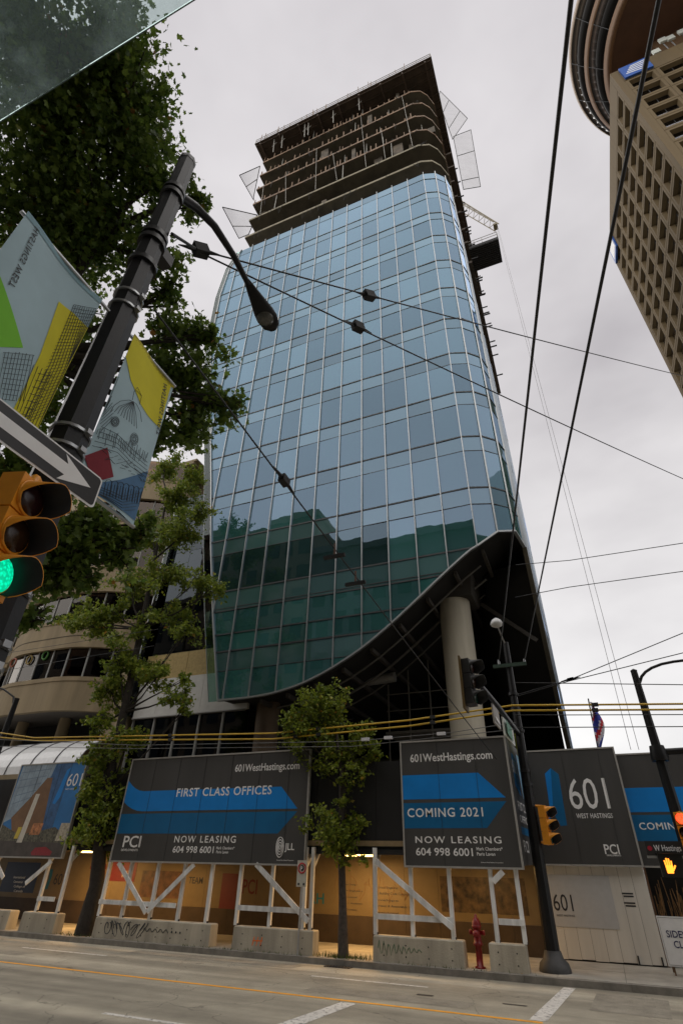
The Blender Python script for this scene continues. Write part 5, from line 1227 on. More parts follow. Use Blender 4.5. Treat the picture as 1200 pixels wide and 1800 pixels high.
# banner strip edge-on at the pole
bn = thing('pole_banner', (PXM + 0.1, 20.0, 4.5), 'narrow yellow green banner seen edge on beside the corner pole', 'banner', 'street banners')
MB().box(-1.93, -1.90, 19.55, 20.2, 4.55, 6.35).build('cloth', mat('banner_lime', (0.36, 0.40, 0.02), 0.7), bn)
for z in (4.55, 6.36): MB().tube([(PXM, PYM, z), (-1.9, 20.2, z)], 0.015, 6).build('rod', M_steel, bn)

# ------------------------------------------------------------------ right hand pole
RPX, RPY = 2.13, 19.3
rp2 = thing('right_signal_pole', (RPX, RPY, 0.15), 'black lamp pole leaning into the right edge with curved lamp arm', 'pole')
MB().tube([(RPX + 0.04, RPY, 0.15), (RPX + 0.02, RPY, 3), (RPX, RPY, 7.85)], [0.19, 0.17, 0.1], 10, smooth=False).build('shaft', M_poleblk, rp2)
MB().lathe([(0.11, 0), (0.02, 0.06)], (RPX, RPY, 7.85), n=10).build('cap', M_poleblk, rp2)
MB().lathe([(0.23, 0), (0.25, 0.1), (0.2, 0.42)], (RPX + .01, RPY, 5.15), n=12).build('collar', M_poleblk, rp2)
MB().tube([(RPX, RPY, 7.35)] + [(RPX + 0.08 + 1.2 * (1 - math.cos(t)), RPY, 7.4 + 0.62 * math.sin(t)) for t in (0.15, 0.4, 0.65, 0.9, 1.2, 1.5)] + [(RPX + 2.6, RPY, 8.06)], 0.045, 8).build('lamp_arm', M_poleblk, rp2)
MB().lathe([(0.05, 0), (0.17, 0.1), (0.19, 0.5), (0.1, 0.85)], (RPX + 2.5, RPY, 8.1), axis=(1, 0, -0.05), n=12).build('lamp_head', M_steel, rp2)
MB().tube([(RPX, RPY, 5.4), (RPX + 1.8, RPY, 5.42), (RPX + 5, RPY, 5.6)], 0.09, 8).build('mast_arm', M_poleblk, rp2)
s4 = thing('right_signal', (RPX, RPY, 3.2), 'yellow traffic signal showing red at the right edge', 'traffic signal', 'traffic signals')
q = onY((1184, 1426), RPY - 0.3); head(s4, (q.x + 0.13, RPY - 0.2, q.z), (-0.25, -1, 0), M_yelsig, lit=(0, (1.0, 0.07, 0.02), 1.6), s=0.95)
MB().tube([(RPX, RPY, q.z - 0.05), (q.x + 0.13, RPY - 0.25, q.z - 0.02)], 0.03, 6).build('bracket', M_yelsig, s4)
s5 = thing('pedestrian_signal', (RPX, RPY, 2.4), 'black pedestrian signal showing an orange raised hand', 'pedestrian signal')
q = onY((1177, 1521), RPY - 0.3)
MB().box(q.x - 0.24, q.x + 0.34, RPY - 0.3, RPY - 0.08, q.z - 0.26, q.z + 0.26).build('housing', M_black, s5)
for z in (q.z + 0.26,): MB().box(q.x - 0.26, q.x + 0.36, RPY - 0.52, RPY - 0.08, z, z + 0.03).build('hood', M_black, s5)
M_hand = mat('hand_orange', (1.0, 0.25, 0.02), emit=(1.0, 0.24, 0.02), estr=1.5, var=0)
hb = MB(); hy_ = RPY - 0.304; hx_ = q.x - 0.03; hz_ = q.z - 0.02
hb.plate([(hx_ - .08, hy_, hz_ - .16), (hx_ + .07, hy_, hz_ - .16), (hx_ + .09, hy_, hz_ + .02), (hx_ - .09, hy_, hz_ + .02)], (0, -1, 0), 0.01)
for i, (o_, l_) in enumerate(((-.07, .13), (-.025, .18), (.02, .17), (.065, .12))): hb.bar((hx_ + o_, hy_, hz_ + .0), (hx_ + o_ * 1.15, hy_, hz_ + l_), 0.012, 0.034, up=(1, 0, 0))
hb.bar((hx_ + .07, hy_, hz_ - .1), (hx_ + .15, hy_, hz_ + .02), 0.012, 0.036, up=(1, 0, 0)); hb.build('hand_symbol', M_hand, s5)
MB().tube([(RPX, RPY, q.z), (q.x + 0.3, RPY - 0.15, q.z)], 0.03, 6).build('bracket', M_yelsig, s5)
s6 = thing('black_street_sign', (1.4, RPY - .1, 2.7), 'black street name sign reading W Hastings on the right pole', 'sign')
a = onY((1134, 1491), RPY - .1); b = onY((1194, 1491), RPY - .1)
MB().box(a.x, b.x + 0.25, RPY - .12, RPY - .09, a.z - 0.17, a.z + 0.17).build('panel', mat('sign_black', (0.02, 0.018, 0.018), 0.5, var=0.05), s6)
MB().box(a.x - .02, b.x + .27, RPY - .115, RPY - .095, a.z - 0.23, a.z - 0.17).build('lower_edge', M_steel, s6)
text_fit(s6, 'W Hastings', M_btxt, (a.x + 0.2, RPY - .125, a.z - .06), (1, 0, 0), (0, 0, 1), 0.66, 0.14); MB().lathe([(0.06, 0), (0.06, .005)], (a.x + .1, RPY - .121, a.z), axis=(0, -1, 0), n=12).build('red_emblem', mat('emblem_red', (0.35, 0.01, 0.03), 0.5), s6)
# ------------------------------------------------------------------ flag
fl = thing('flag', (0.72, 22.5, 6.0), 'blue white and red flag hanging limp above the 601 billboard', 'flag')
fa = onY((1033, 1228), 22.5); fb = onY((1050, 1325), 22.5)
MB().tube([(fb.x + 0.02, 22.5, 5.6), (fa.x, 22.5, fa.z)], 0.025, 6).build('staff', M_black, fl)
N1, N2 = 18, 8; vs = []
for i in range(N1 + 1):
    t = i / N1; wdt = 0.10 + 0.30 * math.sin(math.pi * min(1, t * 1.05)) * (0.6 + 0.4 * t)
    for j in range(N2 + 1):
        s = j / N2; vs.append((fa.x + (fb.x - fa.x) * t + 0.02 + wdt * s + 0.03 * math.sin(t * 9 + s * 4), 22.46 - 0.07 * math.sin(s * 9 + t * 3), fa.z - 0.15 - t * 1.75))
fm = MB(); fm.add(vs, [(i * (N2 + 1) + j, i * (N2 + 1) + j + 1, (i + 1) * (N2 + 1) + j + 1, (i + 1) * (N2 + 1) + j) for i in range(N1) for j in range(N2)], True)
fo = fm.build('cloth', mat('flag_white', (0.55, 0.55, 0.62), 0.7, var=0.08), fl); fo.data.materials.append(mat('flag_blue', (0.03, 0.05, 0.36), 0.7)); fo.data.materials.append(mat('flag_red', (0.45, 0.02, 0.03), 0.7))
for p in fo.data.polygons:
    i, j = divmod(p.index, N2); k = i + 0.8 * j
    p.material_index = 1 if 7 < k < 11 or k > 17 or (3 < k < 5.5 and j > 3) else (2 if 11.5 < k < 13.5 or 5.5 < k < 7 else 0)

# ------------------------------------------------------------------ left lamp pole far side
lp2 = thing('left_lamp_pole', (onY((8, 1290), 18.9).x, 18.9, 0.15), 'black lamp pole with curved arm at the left picture edge across the street', 'pole')
bx = onY((8, 1290), 18.9); tx = onY((28, 1228), 18.9)
MB().tube([(bx.x, 18.9, 0.15), (bx.x, 18.9, tx.z)], [0.2, 0.12], 10, smooth=False).build('shaft', M_poleblk, lp2)
MB().tube([(bx.x, 18.9, tx.z - 0.6), (bx.x - 0.3, 18.9, tx.z + 0.1), (bx.x - 1.0, 18.7, tx.z + 0.5), (bx.x - 2.2, 18.4, tx.z + 0.7)], 0.05, 8).build('lamp_arm', M_poleblk, lp2)
b8 = thing('red_banner', (bx.x + 0.5, 18.7, 3.5), 'red and pale blue banner clipped by the left picture edge', 'banner', 'street banners')
MB().box(bx.x + 0.15, bx.x + 0.95, 18.6, 18.62, 3.4, 5.6).build('cloth', mat('banner_pale', (0.35, 0.46, 0.5), 0.7), b8)
MB().box(bx.x + 0.15, bx.x + 0.75, 18.59, 18.598, 3.95, 5.25).build('red_print', mat('banner_red', (0.48, 0.05, 0.03), 0.7), b8)
MB().box(bx.x + 0.15, bx.x + 0.75, 18.59, 18.598, 3.45, 3.93).build('green_print', mat('banner_green', (0.15, 0.5, 0.03), 0.7), b8)
MB().tube([(bx.x, 18.7, 5.61), (bx.x + 0.95, 18.61, 5.61)], 0.015, 6).build('rod', M_steel, b8)

# ------------------------------------------------------------------ overhead wires
M_wire = mat('black_cable', (0.008, 0.008, 0.009), 0.5, var=0)
M_ywire = mat('yellow_cable_cover', (0.50, 0.32, 0.02), 0.5, var=0.12, scale=2)
def wire(label, pts, r, material=M_wire, sag=0.0, sub=14, name='overhead_wire', group='overhead wires', cat='wire'):
    P = []
    for a, b in zip(pts, pts[1:]):
        a, b = Vector(a), Vector(b)
        for i in range(sub): t = i / sub; P.append(a.lerp(b, t) + Vector((0, 0, -sag * 4 * t * (1 - t))))
    P.append(Vector(pts[-1])); o = thing(name, P[0], label, cat, group)
    MB().tube(P, r, 6).build('cable', material, o); return o
def ext(P, xr=None, xl=None):
    """carry a line on past the frame in its own direction"""
    P = [Vector(p) for p in P]
    if xr is not None:
        d = P[-1] - P[-2]; d.z *= 0.3; P.append(P[-1] + d * ((xr - P[-1].x) / d.x))
    if xl is not None:
        d = P[0] - P[1]; d.z *= 0.3; P.insert(0, P[0] + d * ((xl - P[0].x) / d.x))
    return P
def insul(par, p, d, L=0.26, w=0.11):
    p = Vector(p); d = Vector(d).normalized(); MB().bar(p - d * L / 2, p + d * L / 2, w, w * 1.15).build('insulator', M_blk, par)
    for s in (-1, 1): MB().tube([p + d * (s * L / 2), p + d * (s * (L / 2 + 0.22))], [0.035, 0.008], 6).build('insulator_eye', M_blk, par)
for lab, pe, pb in (('left of the two thick cables running overhead from the corner pole', (1003, 0), (876, 1163)), ('right of the two thick cables running overhead from the corner pole', (1157, 0), (921, 1161))):
    a = onY(pb, PYM - 0.1); b = at(pe, 5.2); e = b + (b - a) * 0.34
    w_ = wire(lab, [a, b, e], 0.017, sub=6)
    MB().lathe([(0.03, 0), (0.05, 0.08), (0.03, 0.2)], a + Vector((0, 0, -0.14)), n=8).build('clamp', M_steel, w_)
NPX, NPY = -3.03, 1.87
np0 = onX((318, 433), NPX)
def span(lab, pts_px, ins):
    o = wire(lab, [p for p in pts_px], 0.011, sub=10); return o
pA = at((345, 438), 8.3); d1 = onY((1260, 675), 22.0)
w1 = wire('upper span wire from the lamp pole to the right edge', [pA, d1, d1 + (d1 - pA) * 0.9], 0.013, sub=20, sag=0.1)
d2 = onY((1260, 868), 21.0); w2 = wire('lower span wire from the lamp pole to the right edge', [pA + Vector((0.02, 0, -0.06)), d2, d2 + (d2 - pA) * 0.9], 0.013, sub=20, sag=0.1)
def along(a, b, px):
    best = min((abs(project(a.lerp(b, t / 400.0))[0] - px), t / 400.0) for t in range(401)); return a.lerp(b, best[1])
def project(P):
    c = ROT.transposed() @ (Vector(P) - CAM); return (CX + F_PX * c.x / c.z, CY + F_PX * c.y / c.z)
insul(w1, along(pA, d1, 350), d1 - pA, 0.2, 0.14); insul(w1, along(pA, d1, 648) + Vector((0, 0, -0.05)), d1 - pA, 0.22, 0.13); insul(w2, along(pA, d2, 628) + Vector((0, 0, -0.05)), d2 - pA, 0.2, 0.13)
MB().tube([(NPX + 0.1, NPY + 0.1, np0.z - 0.2), tuple(pA)], 0.02, 6).build('pole_tie', M_blk, w1)
p3 = at((272, 545), 6.6); e3 = onY((872, 1335), 18.5)
w3 = wire('thin diagonal wire from the lamp pole down to the far corner', [p3, e3], 0.012, sub=24, sag=0.05)
q = along(p3, e3, 499); insul(w3, q, e3 - p3, 0.17, 0.105)
for px in (588, 625):
    q = along(p3, e3, px)
    MB().tube([q + Vector((0, 0, 0.06)), q + Vector((0, 0, -0.18))], 0.02, 6).build('hanger', mat('rust_hanger', (0.10, 0.05, 0.03), 0.7), w3)
    MB().box(q.x - 0.19, q.x + 0.19, q.y - 0.03, q.y + 0.03, q.z - 0.21, q.z - 0.16).build('hanger_bar', M_blk, w3)
for lab, pts in (('thin wire reaching the right edge at the height of the tower undercut', ((905, 993), (1000, 985), (1230, 950))), ('second thin wire reaching the right edge below the undercut', ((905, 1050), (1000, 1032), (1230, 1000))),
                 ('thin black wire level with the right lamp arm', ((905, 1200), (1230, 1204))), ('twisted cable rising to the right edge from the corner pole', ((905, 1222), (1000, 1195), (1230, 1100))), ('thin cable below the twisted cable at the right', ((905, 1225), (1000, 1197), (1230, 1140))),
                 ('thin grey wire just above the right billboards', ((905, 1257), (1230, 1256))), ('lower thin grey wire above the right billboards', ((905, 1279), (1230, 1277)))):
    o = wire(lab, ext([onY(p, PYM - 0.4) for p in pts], xr=40), 0.014, sub=5)
    if 'twisted' in lab: insul(o, onY((1002, 1194), PYM - 0.4), (1, 0, 0.15), 0.2, 0.08)
yl = (((0, 1288), (60, 1297), (480, 1289), (720, 1266), (900, 1240), (1230, 1237)), ((0, 1296), (62, 1302), (480, 1299), (720, 1276), (900, 1249), (1230, 1247)))
for k, pts in enumerate(yl):
    o = wire(('upper' if k == 0 else 'lower') + ' yellow covered cable strung across in front of the billboards', ext([onY(p, 18.2) for p in pts], xr=40, xl=-60), 0.028, M_ywire, sub=6, group='yellow covered cables')
    for px in (300, 520, 560, 1045, 760):
        seg = [s for s in zip(pts, pts[1:]) if s[0][0] <= px <= s[1][0]][0]; t = (px - seg[0][0]) / (seg[1][0] - seg[0][0])
        q = onY((px, seg[0][1] + t * (seg[1][1] - seg[0][1])), 18.2); MB().box(q.x - 0.09, q.x + 0.09, 18.15, 18.25, q.z - 0.05, q.z + 0.05).build('joint', M_blk, o)
for k, (lab, pts) in enumerate((('thin bare trolley wire below the yellow cables', ((0, 1300), (240, 1310), (620, 1303), (790, 1288), (905, 1270))), ('faint lower trolley wire in front of the tower foot', ((0, 1312), (240, 1316), (620, 1312), (905, 1282))))):
    o = wire(lab, ext([onY(p, 17.2) for p in pts], xl=-60), 0.010, mat('bare_wire', (0.12, 0.12, 0.12), 0.5, var=0), sub=6)
    if k == 0:
        for px, py in ((642, 1300), (682, 1297), (775, 1290)): q = onY((px, py), 17.2); MB().box(q.x - 0.13, q.x + 0.13, 17.15, 17.25, q.z - 0.04, q.z + 0.05).build('splice_clamp', mat('splice_white', (0.6, 0.6, 0.62), 0.4), o)
for lab, pts in (('upper thin service wire in front of the concrete building', ((0, 1150), (240, 1112))), ('lower thin service wire in front of the concrete building', ((0, 1180), (240, 1140)))):
    wire(lab, ext([onY(p, 17.0) for p in (pts[0], pts[1])], xl=-60, xr=-16), 0.010, sub=4)

# ------------------------------------------------------------------ near lamp pole with arrow sign, signal and banners
npole = thing('lamp_pole', (NPX, NPY, 0.15), 'large black octagonal lamp pole close by at the left with banners', 'street lamp')
def pr(z): return 0.175 - 0.075 * z / 9.5
MB().tube([(NPX, NPY, 0.15), (NPX, NPY, 9.42)], [pr(0.15), pr(9.42)], 8, smooth=False).build('shaft', M_poleblk, npole)
MB().lathe([(pr(9.4) + .004, 9.38), (pr(9.4) + .004, 9.46), (0.03, 9.54)], (NPX, NPY, 0), n=8).build('cap', M_poleblk, npole)
for z, mm in ((8.62, M_black), (8.5, M_black), (7.62, M_black), (7.5, M_black), (7.1, M_black)):
    MB().lathe([(pr(z) + .022, -0.03), (pr(z) + .022, 0.035)], (NPX, NPY, z), n=16).build('clamp_band', mm, npole)
for z in (6.55, 6.36, 4.84, 4.67, 3.55, 3.22, 3.1, 2.6):
    MB().lathe([(pr(z) + .012, -0.012), (pr(z) + .012, 0.012)], (NPX, NPY, z), n=16).build('steel_strap', M_steel, npole)
    MB().box(NPX + pr(z) - 0.0, NPX + pr(z) + 0.04, NPY - 0.0, NPY + 0.05, z - 0.02, z + 0.02).build('strap_buckle', M_steel, npole)
MB().box(NPX - 0.06, NPX + 0.06, NPY + 0.08, NPY + 0.26, 7.46, 7.62).build('wire_clamp', M_black, npole)
armp = [Vector((NPX, 1.95, 8.72)), Vector((NPX, 2.2, 8.95)), Vector((NPX, 2.55, 9.14)), Vector((NPX, 3.0, 9.18)), Vector((NPX, 3.42, 9.10))]
MB().tube(armp, [0.06, 0.055, 0.05, 0.045, 0.04], 10).build('lamp_arm', M_poleblk, npole)
mb = MB(); c = Vector((NPX, 3.38, 9.12)); dv = Vector((0, 1, -0.12)).normalized()
for_prof = [(0.045, -0.02), (0.06, 0.05), (0.11, 0.28), (0.155, 0.48), (0.165, 0.6), (0.13, 0.74), (0.05, 0.81)]
mb.lathe(for_prof, c, axis=dv, n=18)
for i, v in enumerate(mb.v):
    rel = v - c; mb.v[i] = c + Vector((rel.x * 1.0, rel.y, (rel.z - dv.z * rel.dot(dv)) * 0.55 + dv.z * rel.dot(dv)))
lh = mb.build('lamp_head', M_poleblk, npole)
mb = MB(); lc = c + dv * 0.56 + Vector((0, 0, -0.06)); mb.lathe([(0.125, 0.0), (0.115, -0.03), (0.06, -0.06)], lc, n=18); mb.build('lamp_lens', mat('lamp_glass', (0.10, 0.10, 0.09), 0.15, var=0.3, scale=30), lh)
# arrow sign
asg = thing('arrow_sign', (NPX + 0.2, 1.9, 4.4), 'black sign with a large white arrow strapped to the near lamp pole', 'sign')
AX = NPX + 0.215
def sy(y, z, off=0.0): return (AX + off, y, z)
def rr(y0, y1, z0, z1, r, off):
    pts = []
    for (cy, cz, a0) in ((y1 - r, z1 - r, 0), (y0 + r, z1 - r, 90), (y0 + r, z0 + r, 180), (y1 - r, z0 + r, 270)):
        for i in range(6): a = R_(a0 + i * 18); pts.append(sy(cy + r * math.cos(a), cz + r * math.sin(a), off))
    return pts
AY0, AY1, AZ0, AZ1 = 1.10, 2.10, 4.27, 4.53
MB().plate(rr(AY0, AY1, AZ0, AZ1, 0.035, 0), (1, 0, 0), 0.004).build('plate', mat('arrow_white', (0.8, 0.8, 0.8), 0.4, var=0.06), asg)
MB().sheet(rr(AY0 + .014, AY1 - .014, AZ0 + .014, AZ1 - .014, 0.026, 0.003)).build('black_field', mat('arrow_black', (0.015, 0.014, 0.014), 0.4, var=0.2, scale=30), asg)
ac = (AZ0 + AZ1) / 2
MB().sheet([sy(1.14, ac - .045, .006), sy(1.80, ac - .045, .006), sy(1.76, ac - .105, .006), sy(2.02, ac, .006), sy(1.76, ac + .105, .006), sy(1.80, ac + .045, .006), sy(1.14, ac + .045, .006)]).build('arrow', MATS['arrow_white'], asg)
MB().box(NPX + 0.13, AX - 0.004, 1.82, 1.92, 4.33, 4.47).build('mount', M_steel, asg)
# near signal
nsg = thing('near_signal', (NPX + 0.3, 1.6, 3.5), 'large yellow traffic signal showing green at the left edge', 'traffic signal', 'traffic signals')
head(nsg, (-2.75, 1.625, 4.14), (0.95, 0.3, 0), M_yelsig, lit=(2, (0.0, 0.80, 0.40), 0.6), s=0.72)
MB().tube([(-2.82, 1.64, 3.4), (-2.82, 1.64, 3.32), (NPX + 0.1, 1.8, 3.3)], 0.035, 8).build('bracket', M_yelsig, nsg); MB().tube([(-2.82, 1.64, 4.15), (-2.82, 1.64, 4.2), (NPX + 0.1, 1.8, 4.2)], 0.035, 8).build('bracket', M_yelsig, nsg)
# banners (cloth in the plane of the cross street), prints on the visible face
def cloth_pt(y, z, y0, off=0.0): return Vector((NPX + 0.02 + off + 0.03 * math.sin((y - y0) * 6 + z * 1.3), y, z))
def banner(label, y0, y1, z0, z1, base, group='street banners', skew=0.0):
    o = thing('street_banner', (NPX, (y0 + y1) / 2, z0), label, 'banner', group); N = 14; vs = []
    for i in range(N + 1):
        for j in range(N + 1):
            y = y0 + (y1 - y0) * i / N; z = z0 + (z1 - z0) * j / N; vs.append(cloth_pt(y, z, y0))
    mb = MB(); mb.add(vs, [(i * (N + 1) + j, i * (N + 1) + j + 1, (i + 1) * (N + 1) + j + 1, (i + 1) * (N + 1) + j) for i in range(N) for j in range(N)], True); mb.build('cloth', base, o)
    for z in (z0, z1):
        ya, yb = (NPY + 0.1, y1 + 0.02) if y1 > NPY else (y0 - 0.02, NPY - 0.1)
        MB().tube([(NPX, ya, z), (NPX, yb, z)], 0.016, 8).build('rod', M_steel, o)
    def sh(pts, material, off=0.004, name='printed_shape'):
        """polygon in (u, v) of the banner, resampled so it follows the cloth"""
        bm = bmesh.new(); vv = [bm.verts.new((y0 + (y1 - y0) * u, z0 + (z1 - z0) * v, 0)) for u, v in pts]; bm.faces.new(vv)
        for ax, n0, n1, cnt in (((1, 0, 0), y0, y1, 14), ((0, 1, 0), z0, z1, 10)):
            for k in range(1, cnt):
                c = n0 + (n1 - n0) * k / cnt; co = (c, 0, 0) if ax[0] else (0, c, 0)
                bmesh.ops.bisect_plane(bm, geom=bm.verts[:] + bm.edges[:] + bm.faces[:], plane_co=co, plane_no=ax)
        bm.verts.index_update(); mb = MB(); mb.add([cloth_pt(v.co.x, v.co.y, y0, off) for v in bm.verts], [tuple(v.index for v in f.verts) for f in bm.faces]); bm.free()
        return mb.build(name, material, o)
    def ln(pts, r=0.0035, material=M_prt, off=0.008):
        P = []
        for a, b in zip(pts, pts[1:]):
            for i in range(4): t = i / 4; P.append(cloth_pt(y0 + (y1 - y0) * (a[0] + (b[0] - a[0]) * t), z0 + (z1 - z0) * (a[1] + (b[1] - a[1]) * t), y0, off))
        P.append(cloth_pt(y0 + (y1 - y0) * pts[-1][0], z0 + (z1 - z0) * pts[-1][1], y0, off)); return P
    return o, sh, ln
M_bpale = mat('banner_pale_blue', (0.38, 0.52, 0.58), 0.75, var=0.06, scale=3)
M_bhem = mat('banner_hem', (0.22, 0.36, 0.42), 0.75, var=0.1)
M_byel = mat('banner_yellow', (0.62, 0.55, 0.01), 0.75, var=0.05); M_bgrn = mat('banner_leaf_green', (0.17, 0.5, 0.02), 0.75, var=0.05)
M_bred = mat('banner_crimson', (0.20, 0.008, 0.02), 0.75, var=0.1); M_bblu = mat('banner_mid_blue', (0.06, 0.15, 0.28), 0.75, var=0.15)
mat('banner_ink', (0.03, 0.035, 0.04), 0.7, var=0)
def strokes(o, ln, lists, r=0.0035, name='line_drawing'):
    mb = MB()
    for pts in lists: mb.tube(ln(pts), r, 4, caps=False)
    mb.build(name, mat('banner_ink', (0.03, 0.035, 0.04), 0.7, var=0), o, kind='stuff')
def uvp(y0, y1, z0, z1):
    def f(px, py): q = onX((px, py), NPX + 0.02); return ((q.y - y0) / (y1 - y0), (q.z - z0) / (z1 - z0))
    return f
txt_v, txt_f = text_mesh('HASTINGS WEST', 1.15)
tx0 = min(v.x for v in txt_v); tx1 = max(v.x for v in txt_v)
def banner_text(o, pa, pb, hvec, y0):
    """mirrored lettering (the banner is seen from behind) from pixel pa to pixel pb; hvec = pixel of the cap line at pa"""
    a = onX(pa, NPX + 0.02); b = onX(pb, NPX + 0.02); h = onX(hvec, NPX + 0.02) - a; d = b - a
    vs = []
    for v in txt_v:
        p = a + d * ((v.x - tx0) / (tx1 - tx0)) + h * (v.y / 0.7); vs.append(cloth_pt(p.y, p.z, y0, 0.007))
    mb = MB(); mb.add(vs, txt_f); mb.build('lettering', MATS['banner_ink'], o)
def clipuv(pts): return [(min(1, max(0, u)), min(1, max(0, v))) for u, v in pts]
BA = (0.86, 1.64, 4.5, 6.21); f1 = uvp(*BA)
bo, sh_, ln_ = banner('pale blue banner with green and yellow shapes on the near side of the lamp pole', *BA, M_bpale)
sh_([(0, .965), (1, .965), (1, 1), (0, 1)], M_bhem)
sh_(clipuv([f1(108, 528), f1(134, 549), f1(158, 578), f1(140, 650), f1(100, 720), f1(60, 800), f1(-20, 800), f1(40, 690), f1(75, 620)]), M_byel)
sh_(clipuv([f1(-12, 470), f1(2, 508), f1(40, 612), f1(-40, 613)]), M_bgrn)
S = []
for i in range(12):                                     # drawn tower: uprights and floors
    t = i / 11; S.append([f1(134 + 38 * t, 534 + 12 * t), f1(92 + 58 * t, 640 + 10 * t), f1(40 + 70 * t, 745 + 8 * t)])
for j in range(36):
    t = j / 35; S.append([f1(134 - 94 * t, 534 + 211 * t), f1(172 - 62 * t, 546 + 207 * t)])
for i in range(9): S.append([f1(4 + 7 * i, 622 + random.uniform(-2, 2)), f1(-14 + 7 * i, 705)])
for j in range(10): S.append([f1(0, 622 + j * 9), f1(62 - j * 4, 624 + j * 9)])
for i in range(5): S.append([f1(62 + i * 8, 640 + i * 3), f1(30 + i * 6, 720 + i * 4)])
for i in range(8): S.append([f1(70 - i * 5, 655 + i * 12), f1(98 - i * 6, 660 + i * 12)])
S = [[(max(0.01, min(0.99, u)), max(0.01, min(0.95, v))) for u, v in p] for p in S]
strokes(bo, ln_, S, 0.0017)
banner_text(bo, (66, 408), (19, 511), (57, 400), BA[0])
BB = (2.02, 2.66, 4.52, 6.21); f2 = uvp(*BB)
bo2, sh2, ln2 = banner('pale blue banner with yellow top and drawn dome beyond the lamp pole', *BB, M_bpale)
sh2([(0, .97), (1, .97), (1, 1), (0, 1)], mat('banner_yellow_hem', (0.40, 0.34, 0.01), 0.75))
sh2(clipuv([f2(229, 590), f2(304, 676), f2(285, 751), f2(262, 730), f2(246, 711), f2(225, 670), f2(211, 623)]), M_byel)
sh2(clipuv([f2(168, 850), f2(205, 845), f2(240, 835), f2(266, 828), f2(240, 916), f2(165, 882)]), M_bblu)
sh2(clipuv([f2(146, 800), f2(184, 788), f2(194, 840), f2(176, 845), f2(158, 840)]), M_bred, .006)
S = []
dome = [(190, 725), (195, 715), (206, 707), (222, 705), (236, 711), (245, 725), (248, 742)]
S.append([f2(*p) for p in dome])
for k in range(9): S.append([f2(230, 706 + 1), f2(204 + 4 * k, 716 + 2 * k), f2(196 + 5.2 * k, 726 + 3.5 * k)])
S += [[f2(*p) for p in ((228, 705), (231, 690), (236, 688), (247, 697), (243, 712))], [f2(*p) for p in ((231, 690), (238, 682), (247, 697))]]
for cx_, cy_, r_ in ((197, 743, 8.5), (233, 773, 10.5)):
    for rr_ in (r_, r_ * .8, r_ * .3): S.append([f2(cx_ + rr_ * .8 * math.cos(a), cy_ + rr_ * 1.05 * math.sin(a)) for a in [2 * math.pi * i / 14 for i in range(15)]])
    for i in range(12): a = math.pi * i / 6; S.append([f2(cx_ + r_ * .3 * math.cos(a), cy_ + r_ * .3 * math.sin(a)), f2(cx_ + r_ * .62 * math.cos(a), cy_ + r_ * .85 * math.sin(a))])
for k in range(5): S.append([f2(176 - 4 * k, 752 + 8 * k), f2(200, 765 + 8 * k), f2(225, 788 + 8 * k), f2(262, 812 + 7 * k)])
for k in range(30):
    x = 170 + k * 3.2; y = 752 + k * 1.6 + random.uniform(-6, 6); S.append([f2(x, y), f2(x - 3, y + random.uniform(8, 26))])
for k in range(26):
    x = 172 + k * 3.3; y = 790 + k * 1.7 + random.uniform(-4, 18); S.append([f2(x, y), f2(x + random.uniform(4, 14), y + random.uniform(-3, 8))])
for k in range(16): S.append([f2(190 + random.uniform(-2, 2) + 0.2 * k, 650 + k * 6), f2(184 - k * 0.6 + random.uniform(-4, 0), 668 + k * 6)])
for k in range(7):
    x = 185 + k * 11; y = 852 + k * 2; S.append([f2(x + 6 * math.cos(a), y - 7 * math.sin(a)) for a in [math.pi * i / 8 for i in range(9)]])
    for q in range(3): S.append([f2(x - 5 + q * 5, y), f2(x - 9 + q * 5, y + 22)])
for k in range(6): S.append([f2(172 - k, 858 + 4 * k), f2(210, 874 + 5 * k), f2(248 - 2 * k, 866 + 6 * k)])
S = [[(max(0.01, min(0.99, u)), max(0.01, min(0.95, v))) for u, v in p] for p in S]
strokes(bo2, ln2, S, 0.0019)
banner_text(bo2, (297, 676), (285, 765), (291, 672), BB[0])

# ------------------------------------------------------------------ glass canopy right above the viewpoint
G_can = glass_mat('green_canopy_glass', (0.86, 0.93, 0.92), (0.85, 0.95, 0.95), 1.25, 0.05, body=0.10, bodyc=(0.6, 0.72, 0.70), translucent=True)
gc = thing('glass_canopy', (-0.5, -0.6, 3.6), 'grimy greenish glass canopy edge overhead in the upper left corner', 'canopy')
MB().box(-4, 2.5, -1.6, 0.13, 3.6, 3.612).build('glass_sheet', G_can, gc)
MB().box(-4, 2.5, 0.1305, 0.1325, 3.600, 3.612).build('glass_edge', mat('glass_edge_green', (0.09, 0.14, 0.13), 0.3), gc)
for x in (-3.6, 2.2): MB().box(x, x + 0.08, -1.7, -1.5, 0.15, 3.6).build('support', M_black, gc)
MB().box(-4, 2.5, -1.7, -1.6, 3.55, 3.66).build('beam', M_black, gc)

